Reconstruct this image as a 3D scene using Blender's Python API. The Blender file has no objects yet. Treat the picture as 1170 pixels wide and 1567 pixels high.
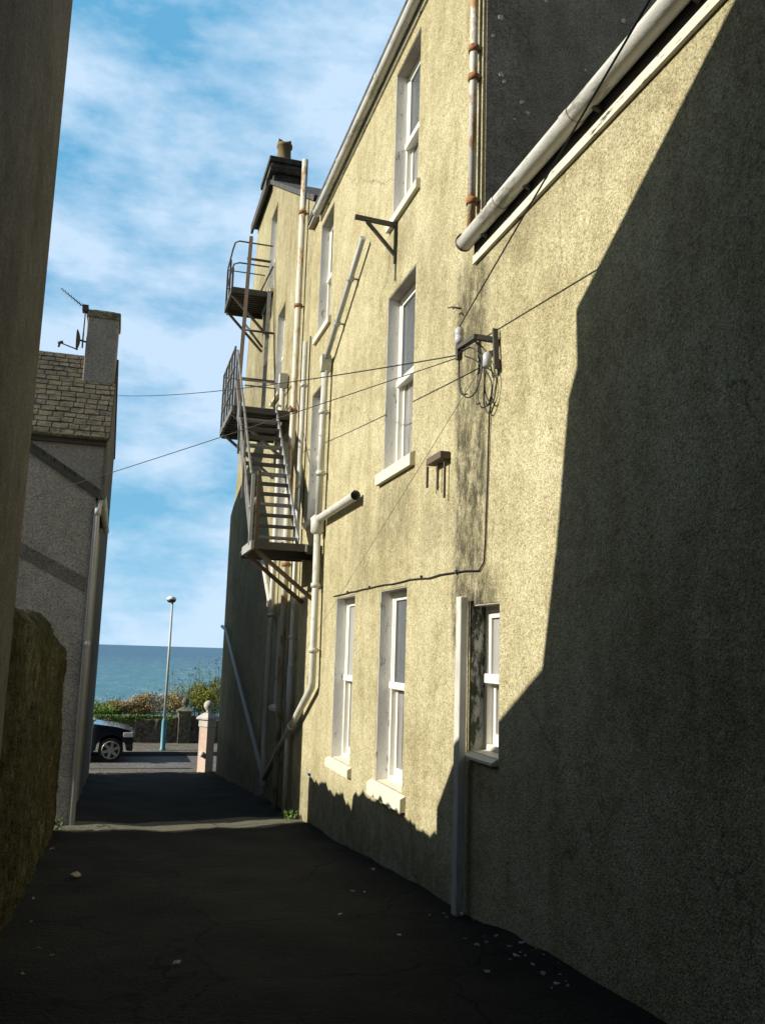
import bpy, bmesh, math, random
from mathutils import Vector, Matrix
from mathutils.geometry import tessellate_polygon
R = math.radians
random.seed(7)
sc = bpy.context.scene
COL = sc.collection
# ------------------------------------------------------------------ materials
def nt(name):
    m = bpy.data.materials.new(name); m.use_nodes = True
    t = m.node_tree; b = t.nodes['Principled BSDF']
    return m, t, b
def N(t, typ, **kw):
    n = t.nodes.new(typ)
    for k, v in kw.items():
        if k in n.inputs: n.inputs[k].default_value = v
        else: setattr(n, k, v)
    return n
def L(t, a, b): t.links.new(a, b)
def c4(c): return (c[0], c[1], c[2], 1)
def ramp(t, fac, stops):
    r = t.nodes.new('ShaderNodeValToRGB'); e = r.color_ramp.elements
    while len(e) < len(stops): e.new(0.5)
    for i, (p, c) in enumerate(stops):
        e[i].position = p; e[i].color = c4(c) if len(c) == 3 else c
    L(t, fac, r.inputs[0]); return r.outputs[0]
def mixc(t, fac, a, b, mode='MIX'):
    m = t.nodes.new('ShaderNodeMix'); m.data_type = 'RGBA'; m.blend_type = mode
    if isinstance(fac, (int, float)): m.inputs[0].default_value = fac
    else: L(t, fac, m.inputs[0])
    for i, v in ((6, a), (7, b)):
        if isinstance(v, tuple): m.inputs[i].default_value = c4(v)
        else: L(t, v, m.inputs[i])
    return m.outputs[2]
def math_(t, op, a, b=None, clamp=False):
    m = t.nodes.new('ShaderNodeMath'); m.operation = op; m.use_clamp = clamp
    for i, v in ((0, a), (1, b)):
        if v is None: continue
        if isinstance(v, (int, float)): m.inputs[i].default_value = v
        else: L(t, v, m.inputs[i])
    return m.outputs[0]
def noise(t, vec, scale, detail=4, rough=.55):
    n = N(t, 'ShaderNodeTexNoise', Scale=scale, Detail=detail, Roughness=rough)
    L(t, vec, n.inputs['Vector']); return n.outputs['Fac']
def mapped(t, vec, s):
    m = t.nodes.new('ShaderNodeMapping'); m.inputs['Scale'].default_value = s
    L(t, vec, m.inputs['Vector']); return m.outputs[0]
def band(t, v, lo, hi, soft):
    a = t.nodes.new('ShaderNodeMapRange'); a.interpolation_type = 'SMOOTHSTEP'
    L(t, v, a.inputs[0]); a.inputs[1].default_value = lo - soft; a.inputs[2].default_value = lo + soft
    b = t.nodes.new('ShaderNodeMapRange'); b.interpolation_type = 'SMOOTHSTEP'
    L(t, v, b.inputs[0]); b.inputs[1].default_value = hi + soft; b.inputs[2].default_value = hi - soft
    return math_(t, 'MULTIPLY', a.outputs[0], b.outputs[0])
def roughcast(name, lo, mid, hi, stains=(), grain=1.0, moss=0.0, bump=1.0, gs=62, iso=False):
    """roughcast render: fine pebble grain, cloudy patches, vertical rain streaks, stains = (y0,y1,z0,z1,strength)"""
    m, t, b = nt(name)
    P = t.nodes.new('ShaderNodeNewGeometry').outputs['Position']
    big = noise(t, P, .9, 5, .6)
    streak = noise(t, mapped(t, P, (6, 6, 5) if iso else (4.5, 4.5, .45)), 1.0, 5, .65)
    patch = noise(t, P, 5, 6, .65)
    med = noise(t, P, 19, 5, .7)
    f = math_(t, 'ADD', math_(t, 'MULTIPLY', big, .32), math_(t, 'ADD', math_(t, 'MULTIPLY', streak, .2), math_(t, 'ADD', math_(t, 'MULTIPLY', patch, .26), math_(t, 'MULTIPLY', med, .22))))
    col = ramp(t, f, [(.40, lo), (.5, mid), (.6, hi)])
    fine = noise(t, P, gs, 3, .7)
    vor = N(t, 'ShaderNodeTexVoronoi', Scale=gs * 1.25); L(t, P, vor.inputs['Vector'])
    g = ramp(t, fine, [(.36, (.42, .41, .38)), (.48, (.92, .92, .92)), (.68, (1.25, 1.24, 1.2))])
    col = mixc(t, .8 * grain, col, g, 'MULTIPLY')
    vs_ = N(t, 'ShaderNodeTexVoronoi', Scale=gs * 1.7); L(t, P, vs_.inputs['Vector'])
    sp_ = t.nodes.new('ShaderNodeSeparateColor'); L(t, vs_.outputs['Color'], sp_.inputs[0])
    col = mixc(t, .75 * grain, col, ramp(t, sp_.outputs[0], [(.0, (.5, .48, .44)), (.25, (.9, .9, .9)), (.8, (1.08, 1.08, 1.08)), (1, (1.45, 1.42, 1.35))]), 'MULTIPLY')
    # small dark pits where stones have fallen out
    pits = noise(t, P, 17, 4, .75)
    pm = ramp(t, pits, [(.30, (1, 1, 1)), (.37, (0, 0, 0))])
    col = mixc(t, math_(t, 'MULTIPLY', pm, .55), col, (.09, .08, .05))
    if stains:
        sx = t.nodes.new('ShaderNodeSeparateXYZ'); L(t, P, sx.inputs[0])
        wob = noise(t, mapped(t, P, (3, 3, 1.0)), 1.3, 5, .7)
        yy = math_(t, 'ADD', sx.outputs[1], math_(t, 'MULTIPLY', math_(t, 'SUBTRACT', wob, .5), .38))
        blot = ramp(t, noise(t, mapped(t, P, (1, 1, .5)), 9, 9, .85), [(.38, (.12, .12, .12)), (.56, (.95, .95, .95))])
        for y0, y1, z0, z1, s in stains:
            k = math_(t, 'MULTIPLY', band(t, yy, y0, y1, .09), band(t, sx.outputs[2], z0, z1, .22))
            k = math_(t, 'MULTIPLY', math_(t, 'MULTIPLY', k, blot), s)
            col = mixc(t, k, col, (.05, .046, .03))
    if moss:
        mm = ramp(t, noise(t, P, 2.2, 7, .72), [(.42, (0, 0, 0)), (.62, (1, 1, 1))])
        col = mixc(t, math_(t, 'MULTIPLY', mm, moss), col, (.045, .05, .012))
    if not iso:   # a few hairline cracks in the render
        dist = N(t, 'ShaderNodeVectorMath', operation='ADD'); L(t, P, dist.inputs[0])
        nz = N(t, 'ShaderNodeTexNoise', Scale=2.2, Detail=6); L(t, P, nz.inputs['Vector'])
        sc3 = N(t, 'ShaderNodeVectorMath', operation='SCALE', Scale=.55); L(t, nz.outputs['Color'], sc3.inputs[0]); L(t, sc3.outputs[0], dist.inputs[1])
        vc = N(t, 'ShaderNodeTexVoronoi', Scale=.42, feature='DISTANCE_TO_EDGE'); L(t, dist.outputs[0], vc.inputs['Vector'])
        ck = ramp(t, vc.outputs['Distance'], [(.0, (1, 1, 1)), (.0045, (0, 0, 0))])
        ck = math_(t, 'MULTIPLY', ck, ramp(t, noise(t, P, .8, 2), [(.48, (0, 0, 0)), (.58, (.6, .6, .6))]))
        col = mixc(t, ck, col, (.08, .07, .045))
    L(t, col, b.inputs['Base Color']); b.inputs['Roughness'].default_value = .95
    b.inputs['Specular IOR Level'].default_value = .15
    h = math_(t, 'ADD', math_(t, 'MULTIPLY', fine, .7), math_(t, 'ADD', math_(t, 'MULTIPLY', vor.outputs['Distance'], -.35), math_(t, 'MULTIPLY', patch, .8)))
    if iso:
        v7 = N(t, 'ShaderNodeTexVoronoi', Scale=7); L(t, P, v7.inputs['Vector'])
        h = math_(t, 'ADD', h, math_(t, 'ADD', math_(t, 'MULTIPLY', v7.outputs['Distance'], -1.6 * (bump - .9)), math_(t, 'MULTIPLY', med, .8)))
    bp = N(t, 'ShaderNodeBump', Strength=.75 * bump, Distance=.016); L(t, h, bp.inputs['Height'])
    L(t, bp.outputs[0], b.inputs['Normal'])
    return m
def painted(name, col, rough=.5, wear=None, wearcol=(.3, .12, .03), wscale=9, wl=.55, metallic=0, bump=.15, dirt=.35, stretch=(1, 1, .35)):
    m, t, b = nt(name)
    P = t.nodes.new('ShaderNodeNewGeometry').outputs['Position']
    n1 = noise(t, mapped(t, P, stretch), 7, 6, .7)
    c = mixc(t, math_(t, 'MULTIPLY', ramp(t, n1, [(.4, (0, 0, 0)), (.75, (1, 1, 1))]), dirt), col, tuple(x * .42 for x in col))
    if wear:
        n2 = noise(t, mapped(t, P, stretch), wscale, 7, .75)
        w = ramp(t, n2, [(wl, (0, 0, 0)), (wl + .06, (1, 1, 1))])
        c = mixc(t, math_(t, 'MULTIPLY', w, wear), c, wearcol)
    L(t, c, b.inputs['Base Color']); b.inputs['Roughness'].default_value = rough; b.inputs['Metallic'].default_value = metallic
    bp = N(t, 'ShaderNodeBump', Strength=bump, Distance=.01); L(t, noise(t, P, 45, 3), bp.inputs['Height']); L(t, bp.outputs[0], b.inputs['Normal'])
    return m
def simple(name, col, rough=.6, metallic=0, spec=.5):
    m, t, b = nt(name); b.inputs['Base Color'].default_value = c4(col)
    b.inputs['Roughness'].default_value = rough; b.inputs['Metallic'].default_value = metallic; b.inputs['Specular IOR Level'].default_value = spec
    return m
def slate(name, swap, slope, cols, bw=.34, bh=.17):
    """coursed slates; swap: course direction along y instead of x; slope stretches the horizontal run to the slope length"""
    m, t, b = nt(name)
    P = t.nodes.new('ShaderNodeNewGeometry').outputs['Position']
    s = t.nodes.new('ShaderNodeSeparateXYZ'); L(t, P, s.inputs[0])
    cmb = t.nodes.new('ShaderNodeCombineXYZ')
    u, v = (s.outputs[1], s.outputs[0]) if swap else (s.outputs[0], s.outputs[1])
    L(t, math_(t, 'ADD', u, math_(t, 'MULTIPLY', noise(t, P, 3), .05)), cmb.inputs[0])
    L(t, math_(t, 'ADD', math_(t, 'MULTIPLY', v, slope), math_(t, 'MULTIPLY', noise(t, P, 2.1), .06)), cmb.inputs[1])
    br = N(t, 'ShaderNodeTexBrick'); br.inputs['Scale'].default_value = 1
    br.inputs['Brick Width'].default_value = bw; br.inputs['Row Height'].default_value = bh
    br.inputs['Mortar Size'].default_value = .014; br.inputs['Mortar Smooth'].default_value = .3
    br.inputs['Color1'].default_value = c4(cols[0]); br.inputs['Color2'].default_value = c4(cols[1]); br.inputs['Mortar'].default_value = (.01, .01, .008, 1)
    L(t, cmb.outputs[0], br.inputs['Vector'])
    lich = ramp(t, noise(t, P, 3.4, 8, .75), [(.45, (0, 0, 0)), (.63, (1, 1, 1))])
    c = mixc(t, math_(t, 'MULTIPLY', lich, .75), br.outputs['Color'], cols[2])
    g = ramp(t, noise(t, P, 24, 4, .7), [(.3, (.5, .5, .5)), (.7, (1.3, 1.3, 1.3))])
    c = mixc(t, .7, c, g, 'MULTIPLY')
    L(t, c, b.inputs['Base Color']); b.inputs['Roughness'].default_value = .85
    bp = N(t, 'ShaderNodeBump', Strength=.9, Distance=.03)
    L(t, math_(t, 'SUBTRACT', noise(t, P, 9, 4), math_(t, 'MULTIPLY', br.outputs['Fac'], 1.3)), bp.inputs['Height']); L(t, bp.outputs[0], b.inputs['Normal'])
    return m
OCHRE = ((.315, .275, .155), (.45, .41, .25), (.56, .522, .35))
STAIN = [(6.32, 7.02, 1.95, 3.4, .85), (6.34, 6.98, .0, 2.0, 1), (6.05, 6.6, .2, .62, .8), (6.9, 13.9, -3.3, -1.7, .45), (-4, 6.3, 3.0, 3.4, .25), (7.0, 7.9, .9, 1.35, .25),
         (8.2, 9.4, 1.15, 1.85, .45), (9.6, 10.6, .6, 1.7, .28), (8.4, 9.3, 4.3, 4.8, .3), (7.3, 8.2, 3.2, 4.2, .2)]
M = {}
M['ochre'] = roughcast('ochre_roughcast', *OCHRE, stains=STAIN)
M['ochre_old'] = roughcast('weathered_ochre_roughcast', (.25, .218, .125), (.37, .335, .205), (.49, .455, .3), grain=.9, stains=[(18.5, 24, 5, 9, .35), (14, 24, -4.5, -2.2, .5)])
M['dark_cast'] = roughcast('dark_slate_grey_roughcast', (.25, .21, .15), (.35, .3, .22), (.46, .4, .3), grain=1)
M['grey_cast'] = roughcast('grey_roughcast', (.29, .285, .275), (.39, .38, .37), (.48, .47, .46), grain=.9, gs=40, iso=True)
M['shade_grey'] = roughcast('dark_grey_shade_band', (.16, .155, .15), (.2, .195, .19), (.25, .245, .24), grain=.8, gs=40, iso=True)  # dark grey tone for the painted step of shade
M['grey_house'] = roughcast('pale_grey_roughcast', (.26, .255, .25), (.33, .32, .31), (.4, .39, .37), grain=.6, gs=30)
M['brown_cast'] = roughcast('brown_grey_roughcast', (.15, .138, .115), (.22, .205, .17), (.3, .28, .24), grain=1, gs=90, iso=True)
M['mossy'] = roughcast('mossy_stone_render', (.035, .033, .018), (.085, .078, .045), (.2, .185, .13), grain=1, moss=.8, bump=2.6, gs=42, iso=True)
M['rubble'] = roughcast('grey_rubble', (.08, .075, .065), (.15, .14, .12), (.26, .245, .21), grain=1, bump=1.6, gs=9)
M['gate_pink'] = roughcast('pink_masonry_paint', (.5, .38, .31), (.6, .47, .39), (.68, .55, .46), grain=.3, bump=.3)
M['gate_stone'] = roughcast('pale_sandstone', (.42, .41, .38), (.55, .54, .5), (.66, .64, .6), grain=.5, bump=.5)
M['coping'] = roughcast('mossy_coping', (.1, .1, .07), (.2, .19, .14), (.34, .32, .25), grain=1, moss=.4, bump=1.4, gs=20)
M['white_reveal'] = painted('peeling_white_masonry_paint', (.82, .81, .77), .85, wear=.9, wearcol=(.2, .19, .16), wscale=15, wl=.585, bump=.6, dirt=.25)
M['mossy_reveal'] = painted('mould_stained_white_paint', (.55, .55, .5), .9, wear=.95, wearcol=(.03, .04, .018), wscale=6, wl=.47, bump=.6, dirt=.6)
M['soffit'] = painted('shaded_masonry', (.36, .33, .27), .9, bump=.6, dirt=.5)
M['white_sill'] = painted('cream_painted_sill', (.68, .65, .52), .6, wear=.75, wearcol=(.6, .3, .1), wscale=4, wl=.62, dirt=.15, bump=.3, stretch=(1, 1, 1))
M['upvc'] = painted('white_window_frame', (.8, .79, .72), .4, wear=.3, wearcol=(.3, .27, .2), wscale=9, wl=.64, dirt=.18, bump=.15)
M['pipe'] = painted('weathered_grey_white_plastic_pipe', (.58, .58, .53), .5, wear=.5, wearcol=(.25, .24, .18), wscale=5, wl=.55, dirt=.5, bump=.15)
M['rustpipe'] = painted('white_iron_pipe_with_rust', (.6, .58, .5), .6, wear=.95, wearcol=(.36, .19, .06), wscale=5, wl=.49, dirt=.25, bump=.3)
M['rust'] = painted('rusty_iron', (.33, .15, .05), .9, wear=.7, wearcol=(.08, .05, .03), wl=.5, bump=.6)
M['gutter'] = painted('pale_grey_gutter', (.56, .56, .52), .5, wear=.75, wearcol=(.2, .2, .15), wscale=5, wl=.52, dirt=.6, bump=.25, stretch=(1, .25, 1))
M['greypipe'] = painted('grey_plastic_pipe', (.42, .44, .46), .5, dirt=.3)
M['fascia'] = painted('worn_white_fascia', (.66, .64, .52), .7, wear=.95, wearcol=(.03, .028, .02), wscale=4, wl=.57, dirt=.5, bump=.5, stretch=(1, .8, 5))
M['steel'] = painted('galvanised_steel', (.22, .225, .22), .55, wear=.8, wearcol=(.16, .1, .06), wscale=12, wl=.55, metallic=.35, bump=.3)
M['palesteel'] = painted('bright_galvanised_steel', (.42, .425, .41), .5, wear=.7, wearcol=(.2, .14, .08), wscale=12, wl=.6, metallic=.15, bump=.3)
M['darksteel'] = painted('dark_weathered_steel', (.085, .08, .075), .7, wear=.7, wearcol=(.2, .09, .04), wscale=10, wl=.58, metallic=.2, bump=.4)
M['brownsteel'] = painted('rust_brown_steel', (.12, .09, .065), .8, wear=.6, wearcol=(.2, .1, .04), wscale=7, wl=.56, bump=.5)
M['cable'] = simple('black_cable_sheath', (.012, .013, .015), .5)
M['slate_left'] = slate('mossy_slates', False, 1.39, ((.09, .085, .06), (.17, .155, .11), (.2, .175, .06)))
def loose():
    m, t, b = nt('lichened_slates'); P = t.nodes.new('ShaderNodeNewGeometry').outputs['Position']
    c = ramp(t, noise(t, mapped(t, P, (3.2, 6, 3)), 1.0, 2, .9), [(.38, (.035, .032, .025)), (.5, (.07, .064, .048)), (.62, (.115, .105, .078))])
    l = ramp(t, noise(t, P, 4, 8, .8), [(.46, (0, 0, 0)), (.6, (1, 1, 1))])
    c = mixc(t, math_(t, 'MULTIPLY', l, .4), c, (.17, .14, .045))
    c = mixc(t, .8, c, ramp(t, noise(t, P, 26, 4, .7), [(.3, (.4, .4, .4)), (.7, (1.3, 1.3, 1.3))]), 'MULTIPLY')
    L(t, c, b.inputs['Base Color']); b.inputs['Roughness'].default_value = .9
    bp = N(t, 'ShaderNodeBump', Strength=.8, Distance=.03); L(t, noise(t, P, 12, 5, .7), bp.inputs['Height']); L(t, bp.outputs[0], b.inputs['Normal'])
    return m
M['loose_slate'] = loose()
M['slate_dark'] = slate('dark_slates', True, 1.16, ((.045, .045, .048), (.075, .075, .075), (.1, .1, .08)))
M['dark_stone'] = roughcast('sooty_stone', (.04, .038, .033), (.075, .07, .06), (.12, .11, .09), grain=1, bump=1.4, gs=20)
M['clay'] = painted('clay_chimney_pot', (.2, .15, .07), .9, wear=.6, wearcol=(.12, .1, .05), bump=.5)
M['lead'] = simple('lead_flashing', (.3, .34, .36), .5)
M['lichen'] = simple('pale_lichen', (.62, .62, .56), .95)
M['leaf'] = painted('weed_leaf', (.09, .17, .025), .6, dirt=.4)
M['dryleaf'] = painted('dry_pale_leaf', (.3, .26, .18), .8, dirt=.5)
M['papr'] = simple('pale_litter', (.4, .38, .33), .8)
M['blue_paint'] = painted('turquoise_lamp_paint', (.05, .22, .3), .45, dirt=.3)
M['lamp_grey'] = painted('pale_green_grey_post', (.5, .56, .52), .5, dirt=.25)
M['lamp_top'] = simple('white_lamp_cap', (.8, .8, .78), .4)
M['lamp_under'] = simple('dark_lamp_bowl', (.06, .06, .055), .25)
M['carpaint'] = simple('dark_navy_car_paint', (.012, .017, .03), .18); M['carpaint'].node_tree.nodes['Principled BSDF'].inputs['Coat Weight'].default_value = .7
M['tyre'] = simple('tyre_rubber', (.012, .012, .012), .85)
M['alloy'] = simple('alloy_wheel', (.42, .43, .44), .35, .7)
M['lens'] = simple('headlight_lens', (.75, .78, .8), .1)
M['trim'] = simple('black_trim', (.015, .015, .016), .5)
M['amber'] = simple('amber_lens', (.6, .2, .03), .3)
M['bluetag'] = simple('blue_plastic_tag', (.01, .04, .45), .4)
def glass(name, c, r=.06):
    m, t, b = nt(name)
    P = t.nodes.new('ShaderNodeNewGeometry').outputs['Position']
    L(t, mixc(t, noise(t, mapped(t, P, (1, 6, .5)), 1.6, 3), tuple(x * .55 for x in c), tuple(min(1, x * 1.35) for x in c)), b.inputs['Base Color'])
    b.inputs['Roughness'].default_value = r; b.inputs['Specular IOR Level'].default_value = .9
    bp = N(t, 'ShaderNodeBump', Strength=.06, Distance=.02); L(t, noise(t, P, 1.3, 1), bp.inputs['Height']); L(t, bp.outputs[0], b.inputs['Normal'])
    return m
M['pane'] = glass('glass_with_grey_reflection', (.10, .115, .13))
def curtain():
    m, t, b = nt('glass_over_net_curtain'); P = t.nodes.new('ShaderNodeNewGeometry').outputs['Position']
    f = noise(t, mapped(t, P, (1, 14, .6)), 1.6, 3); r = ramp(t, f, [(.35, (.06, .065, .07)), (.47, (.3, .3, .29)), (.55, (.16, .165, .17)), (.65, (.42, .42, .4))])
    L(t, r, b.inputs['Base Color']); b.inputs['Roughness'].default_value = .12; b.inputs['Specular IOR Level'].default_value = .8
    return m
M['pane_curtain'] = curtain()
M['pane_pale'] = glass('frosted_glass_pane', (.36, .36, .35), .3)
M['pane_dark'] = glass('dark_glass_pane', (.05, .06, .07))
def asphalt(name, base, patch, gs=55, spots=.25, sun_strip=None):
    m, t, b = nt(name)
    P = t.nodes.new('ShaderNodeNewGeometry').outputs['Position']
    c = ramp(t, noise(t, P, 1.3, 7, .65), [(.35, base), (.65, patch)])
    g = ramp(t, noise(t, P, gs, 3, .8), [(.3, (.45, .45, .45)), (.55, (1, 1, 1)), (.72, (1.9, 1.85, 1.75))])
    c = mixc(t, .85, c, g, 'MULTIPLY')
    s = ramp(t, noise(t, P, 12, 8, .8), [(.66, (0, 0, 0)), (.7, (1, 1, 1))])
    c = mixc(t, math_(t, 'MULTIPLY', s, spots), c, (.22, .2, .15))
    if sun_strip:   # pale band of sunlight painted across the lane, and cracks in the old asphalt
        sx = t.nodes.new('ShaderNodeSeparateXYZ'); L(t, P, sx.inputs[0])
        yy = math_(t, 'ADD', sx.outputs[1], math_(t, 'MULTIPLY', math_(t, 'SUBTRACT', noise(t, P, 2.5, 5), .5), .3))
        c = mixc(t, band(t, yy, sun_strip[0], sun_strip[1], .04), c, mixc(t, noise(t, P, 14, 6, .8), (.09, .085, .06), (.26, .25, .19)))
        nz = N(t, 'ShaderNodeTexNoise', Scale=3, Detail=6); L(t, P, nz.inputs['Vector'])
        dv = N(t, 'ShaderNodeVectorMath', operation='ADD'); L(t, P, dv.inputs[0])
        s3 = N(t, 'ShaderNodeVectorMath', operation='SCALE', Scale=.4); L(t, nz.outputs['Color'], s3.inputs[0]); L(t, s3.outputs[0], dv.inputs[1])
        vc = N(t, 'ShaderNodeTexVoronoi', Scale=.7, feature='DISTANCE_TO_EDGE'); L(t, dv.outputs[0], vc.inputs['Vector'])
        c = mixc(t, ramp(t, vc.outputs['Distance'], [(0, (1, 1, 1)), (.012, (0, 0, 0))]), c, (.003, .003, .002))
    L(t, c, b.inputs['Base Color']); b.inputs['Roughness'].default_value = .9; b.inputs['Specular IOR Level'].default_value = .2
    v = N(t, 'ShaderNodeTexVoronoi', Scale=gs * .9); L(t, P, v.inputs['Vector'])
    hh_ = math_(t, 'ADD', noise(t, P, 38, 4, .7), math_(t, 'ADD', math_(t, 'MULTIPLY', v.outputs['Distance'], -.6), math_(t, 'MULTIPLY', noise(t, P, 6, 6, .7), 2)))
    bp = N(t, 'ShaderNodeBump', Strength=1, Distance=.03); L(t, hh_, bp.inputs['Height']); L(t, bp.outputs[0], b.inputs['Normal'])
    return m
M['alley'] = asphalt('old_alley_asphalt', (.012, .011, .008), (.032, .029, .021), sun_strip=(12.35, 13.45))
M['road'] = asphalt('road_asphalt', (.17, .17, .165), (.23, .225, .215), 20, .1)
M['pavement'] = asphalt('pale_pavement', (.16, .15, .125), (.23, .215, .18), 14, .1)
M['kerb'] = simple('granite_kerb', (.1, .1, .095), .9)
M['turf'] = asphalt('rough_cliff_turf', (.05, .06, .02), (.09, .1, .03), 9, .1)
def water():
    m, t, b = nt('sea_water')
    P = t.nodes.new('ShaderNodeNewGeometry').outputs['Position']
    d = N(t, 'ShaderNodeVectorMath', operation='LENGTH'); L(t, P, d.inputs[0])
    f = t.nodes.new('ShaderNodeMapRange'); L(t, d.outputs['Value'], f.inputs[0]); f.inputs[1].default_value = 150; f.inputs[2].default_value = 2500
    c = mixc(t, f.outputs[0], (.055, .20, .25), (.013, .09, .18))
    w = noise(t, mapped(t, P, (.07, .014, 1)), 1.0, 8, .8)
    foam = ramp(t, w, [(.42, (0, 0, 0)), (.55, (.25, .25, .25)), (.64, (1, 1, 1))])
    c = mixc(t, math_(t, 'MULTIPLY', foam, .6), c, (.3, .42, .45))
    L(t, c, b.inputs['Base Color']); b.inputs['Roughness'].default_value = .45; b.inputs['IOR'].default_value = 1.33
    b.inputs['Specular IOR Level'].default_value = .35
    bp = N(t, 'ShaderNodeBump', Strength=.8, Distance=.6); L(t, noise(t, mapped(t, P, (.15, .4, 1)), 1.0, 6, .7), bp.inputs['Height']); L(t, bp.outputs[0], b.inputs['Normal'])
    return m
M['sea'] = water()
def foliage(name, a, b_, c_):
    m, t, b = nt(name)
    P = t.nodes.new('ShaderNodeNewGeometry').outputs['Position']
    L(t, ramp(t, noise(t, P, 2.5, 5, .8), [(.36, a), (.5, b_), (.64, c_)]), b.inputs['Base Color'])
    b.inputs['Roughness'].default_value = .65; b.inputs['Specular IOR Level'].default_value = .25
    return m
M['bush_green'] = foliage('bush_leaves', (.10, .15, .025), (.25, .28, .05), (.4, .36, .08))
M['bush_dry'] = foliage('dry_bush_leaves', (.2, .19, .05), (.42, .33, .16), (.55, .45, .28))
M['bush_lush'] = foliage('lush_creeper_leaves', (.08, .17, .03), (.19, .32, .06), (.32, .42, .12))
M['twig'] = simple('dark_twigs', (.05, .045, .025), .9)

# ------------------------------------------------------------------ mesh helpers
class MB:
    def __init__(s): s.v = []; s.f = []; s.sm = []
    def add(s, vs, fs, smooth=False):
        o = len(s.v); s.v += [Vector(v) for v in vs]
        s.f += [tuple(i + o for i in f) for f in fs]; s.sm += [smooth] * len(fs); return s
    def box(s, x0, x1, y0, y1, z0, z1):
        vs = [(x, y, z) for x in (x0, x1) for y in (y0, y1) for z in (z0, z1)]
        return s.add(vs, [(0, 1, 3, 2), (4, 6, 7, 5), (0, 4, 5, 1), (2, 3, 7, 6), (0, 2, 6, 4), (1, 5, 7, 3)])
    def bar(s, p, q, w, h=None, up=(0, 0, 1)):
        p, q = Vector(p), Vector(q); h = h or w; d = (q - p).normalized(); up = Vector(up)
        if abs(d.dot(up)) > .97: up = Vector((0, 1, 0))
        a = d.cross(up).normalized(); b = a.cross(d)
        vs = [c + a * sx * w / 2 + b * sz * h / 2 for c in (p, q) for sx in (-1, 1) for sz in (-1, 1)]
        return s.add(vs, [(0, 1, 3, 2), (4, 6, 7, 5), (0, 4, 5, 1), (2, 3, 7, 6), (0, 2, 6, 4), (1, 5, 7, 3)])
    def tube(s, pts, r, n=12, caps=True):
        pts = [Vector(p) for p in pts]; rs = r if isinstance(r, (list, tuple)) else [r] * len(pts)
        o = len(s.v); ref = Vector((0, 0, 1)); prev = None
        for i, p in enumerate(pts):
            d = (pts[min(i + 1, len(pts) - 1)] - pts[max(i - 1, 0)]).normalized()
            if prev is None:
                a = d.cross(ref if abs(d.dot(ref)) < .95 else Vector((0, 1, 0))).normalized()
            else:
                a = (prev - d * prev.dot(d)).normalized()
            prev = a; b = d.cross(a)
            for k in range(n):
                t = 2 * math.pi * k / n; s.v.append(p + (a * math.cos(t) + b * math.sin(t)) * rs[i])
        for i in range(len(pts) - 1):
            for k in range(n):
                s.f.append((o + i * n + k, o + i * n + (k + 1) % n, o + (i + 1) * n + (k + 1) % n, o + (i + 1) * n + k)); s.sm.append(True)
        if caps:
            s.f.append(tuple(o + k for k in range(n))[::-1]); s.sm.append(False)
            e = o + (len(pts) - 1) * n; s.f.append(tuple(e + k for k in range(n))); s.sm.append(False)
        return s
    def prism(s, poly, axis, a, b, holes=()):
        """extrude a polygon (2-D) along axis between a and b; poly coords are the two other axes in x,y,z order"""
        def P(p, t):
            l = list(p); l.insert('xyz'.index(axis), t); return Vector(l)
        rings = [poly] + list(holes)
        for t in (a, b):
            allv = [P(p, t) for r in rings for p in r]
            tr = tessellate_polygon([[P(p, t) for p in r] for r in rings])
            s.add(allv, tr)
        for r in rings:
            n = len(r)
            for i in range(n):
                s.add([P(r[i], a), P(r[(i + 1) % n], a), P(r[(i + 1) % n], b), P(r[i], b)], [(0, 1, 2, 3)])
        return s
    def halfround(s, pts, r, th=.006, n=10):
        """open gutter channel swept along pts"""
        pts = [Vector(p) for p in pts]; d = (pts[-1] - pts[0]).normalized(); a = d.cross(Vector((0, 0, 1))).normalized(); u = a.cross(d)
        prof = [(-r * math.cos(math.pi * k / n), -r * math.sin(math.pi * k / n)) for k in range(n + 1)]
        prof += [(-(r - th) * math.cos(math.pi * k / n), -(r - th) * math.sin(math.pi * k / n)) for k in range(n, -1, -1)]
        m = len(prof); o = len(s.v)
        for p in pts:
            for (q, w) in prof: s.v.append(p + a * q + u * w)
        for i in range(len(pts) - 1):
            for k in range(m):
                s.f.append((o + i * m + k, o + i * m + (k + 1) % m, o + (i + 1) * m + (k + 1) % m, o + (i + 1) * m + k)); s.sm.append(True)
        return s
    def ball(s, c, r, n=16, m=10, sc_=(1, 1, 1)):
        c = Vector(c); vs = [c + Vector((0, 0, r * sc_[2]))]
        for i in range(1, m):
            for k in range(n):
                a = math.pi * i / m; b = 2 * math.pi * k / n
                vs.append(c + Vector((math.sin(a) * math.cos(b) * r * sc_[0], math.sin(a) * math.sin(b) * r * sc_[1], math.cos(a) * r * sc_[2])))
        vs.append(c - Vector((0, 0, r * sc_[2]))); fs = []
        for k in range(n): fs.append((0, 1 + k, 1 + (k + 1) % n))
        for i in range(m - 2):
            for k in range(n): fs.append((1 + i * n + k, 1 + (i + 1) * n + k, 1 + (i + 1) * n + (k + 1) % n, 1 + i * n + (k + 1) % n))
        e = len(vs) - 1
        for k in range(n): fs.append((e, 1 + (m - 2) * n + (k + 1) % n, 1 + (m - 2) * n + k))
        return s.add(vs, fs, True)
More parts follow.
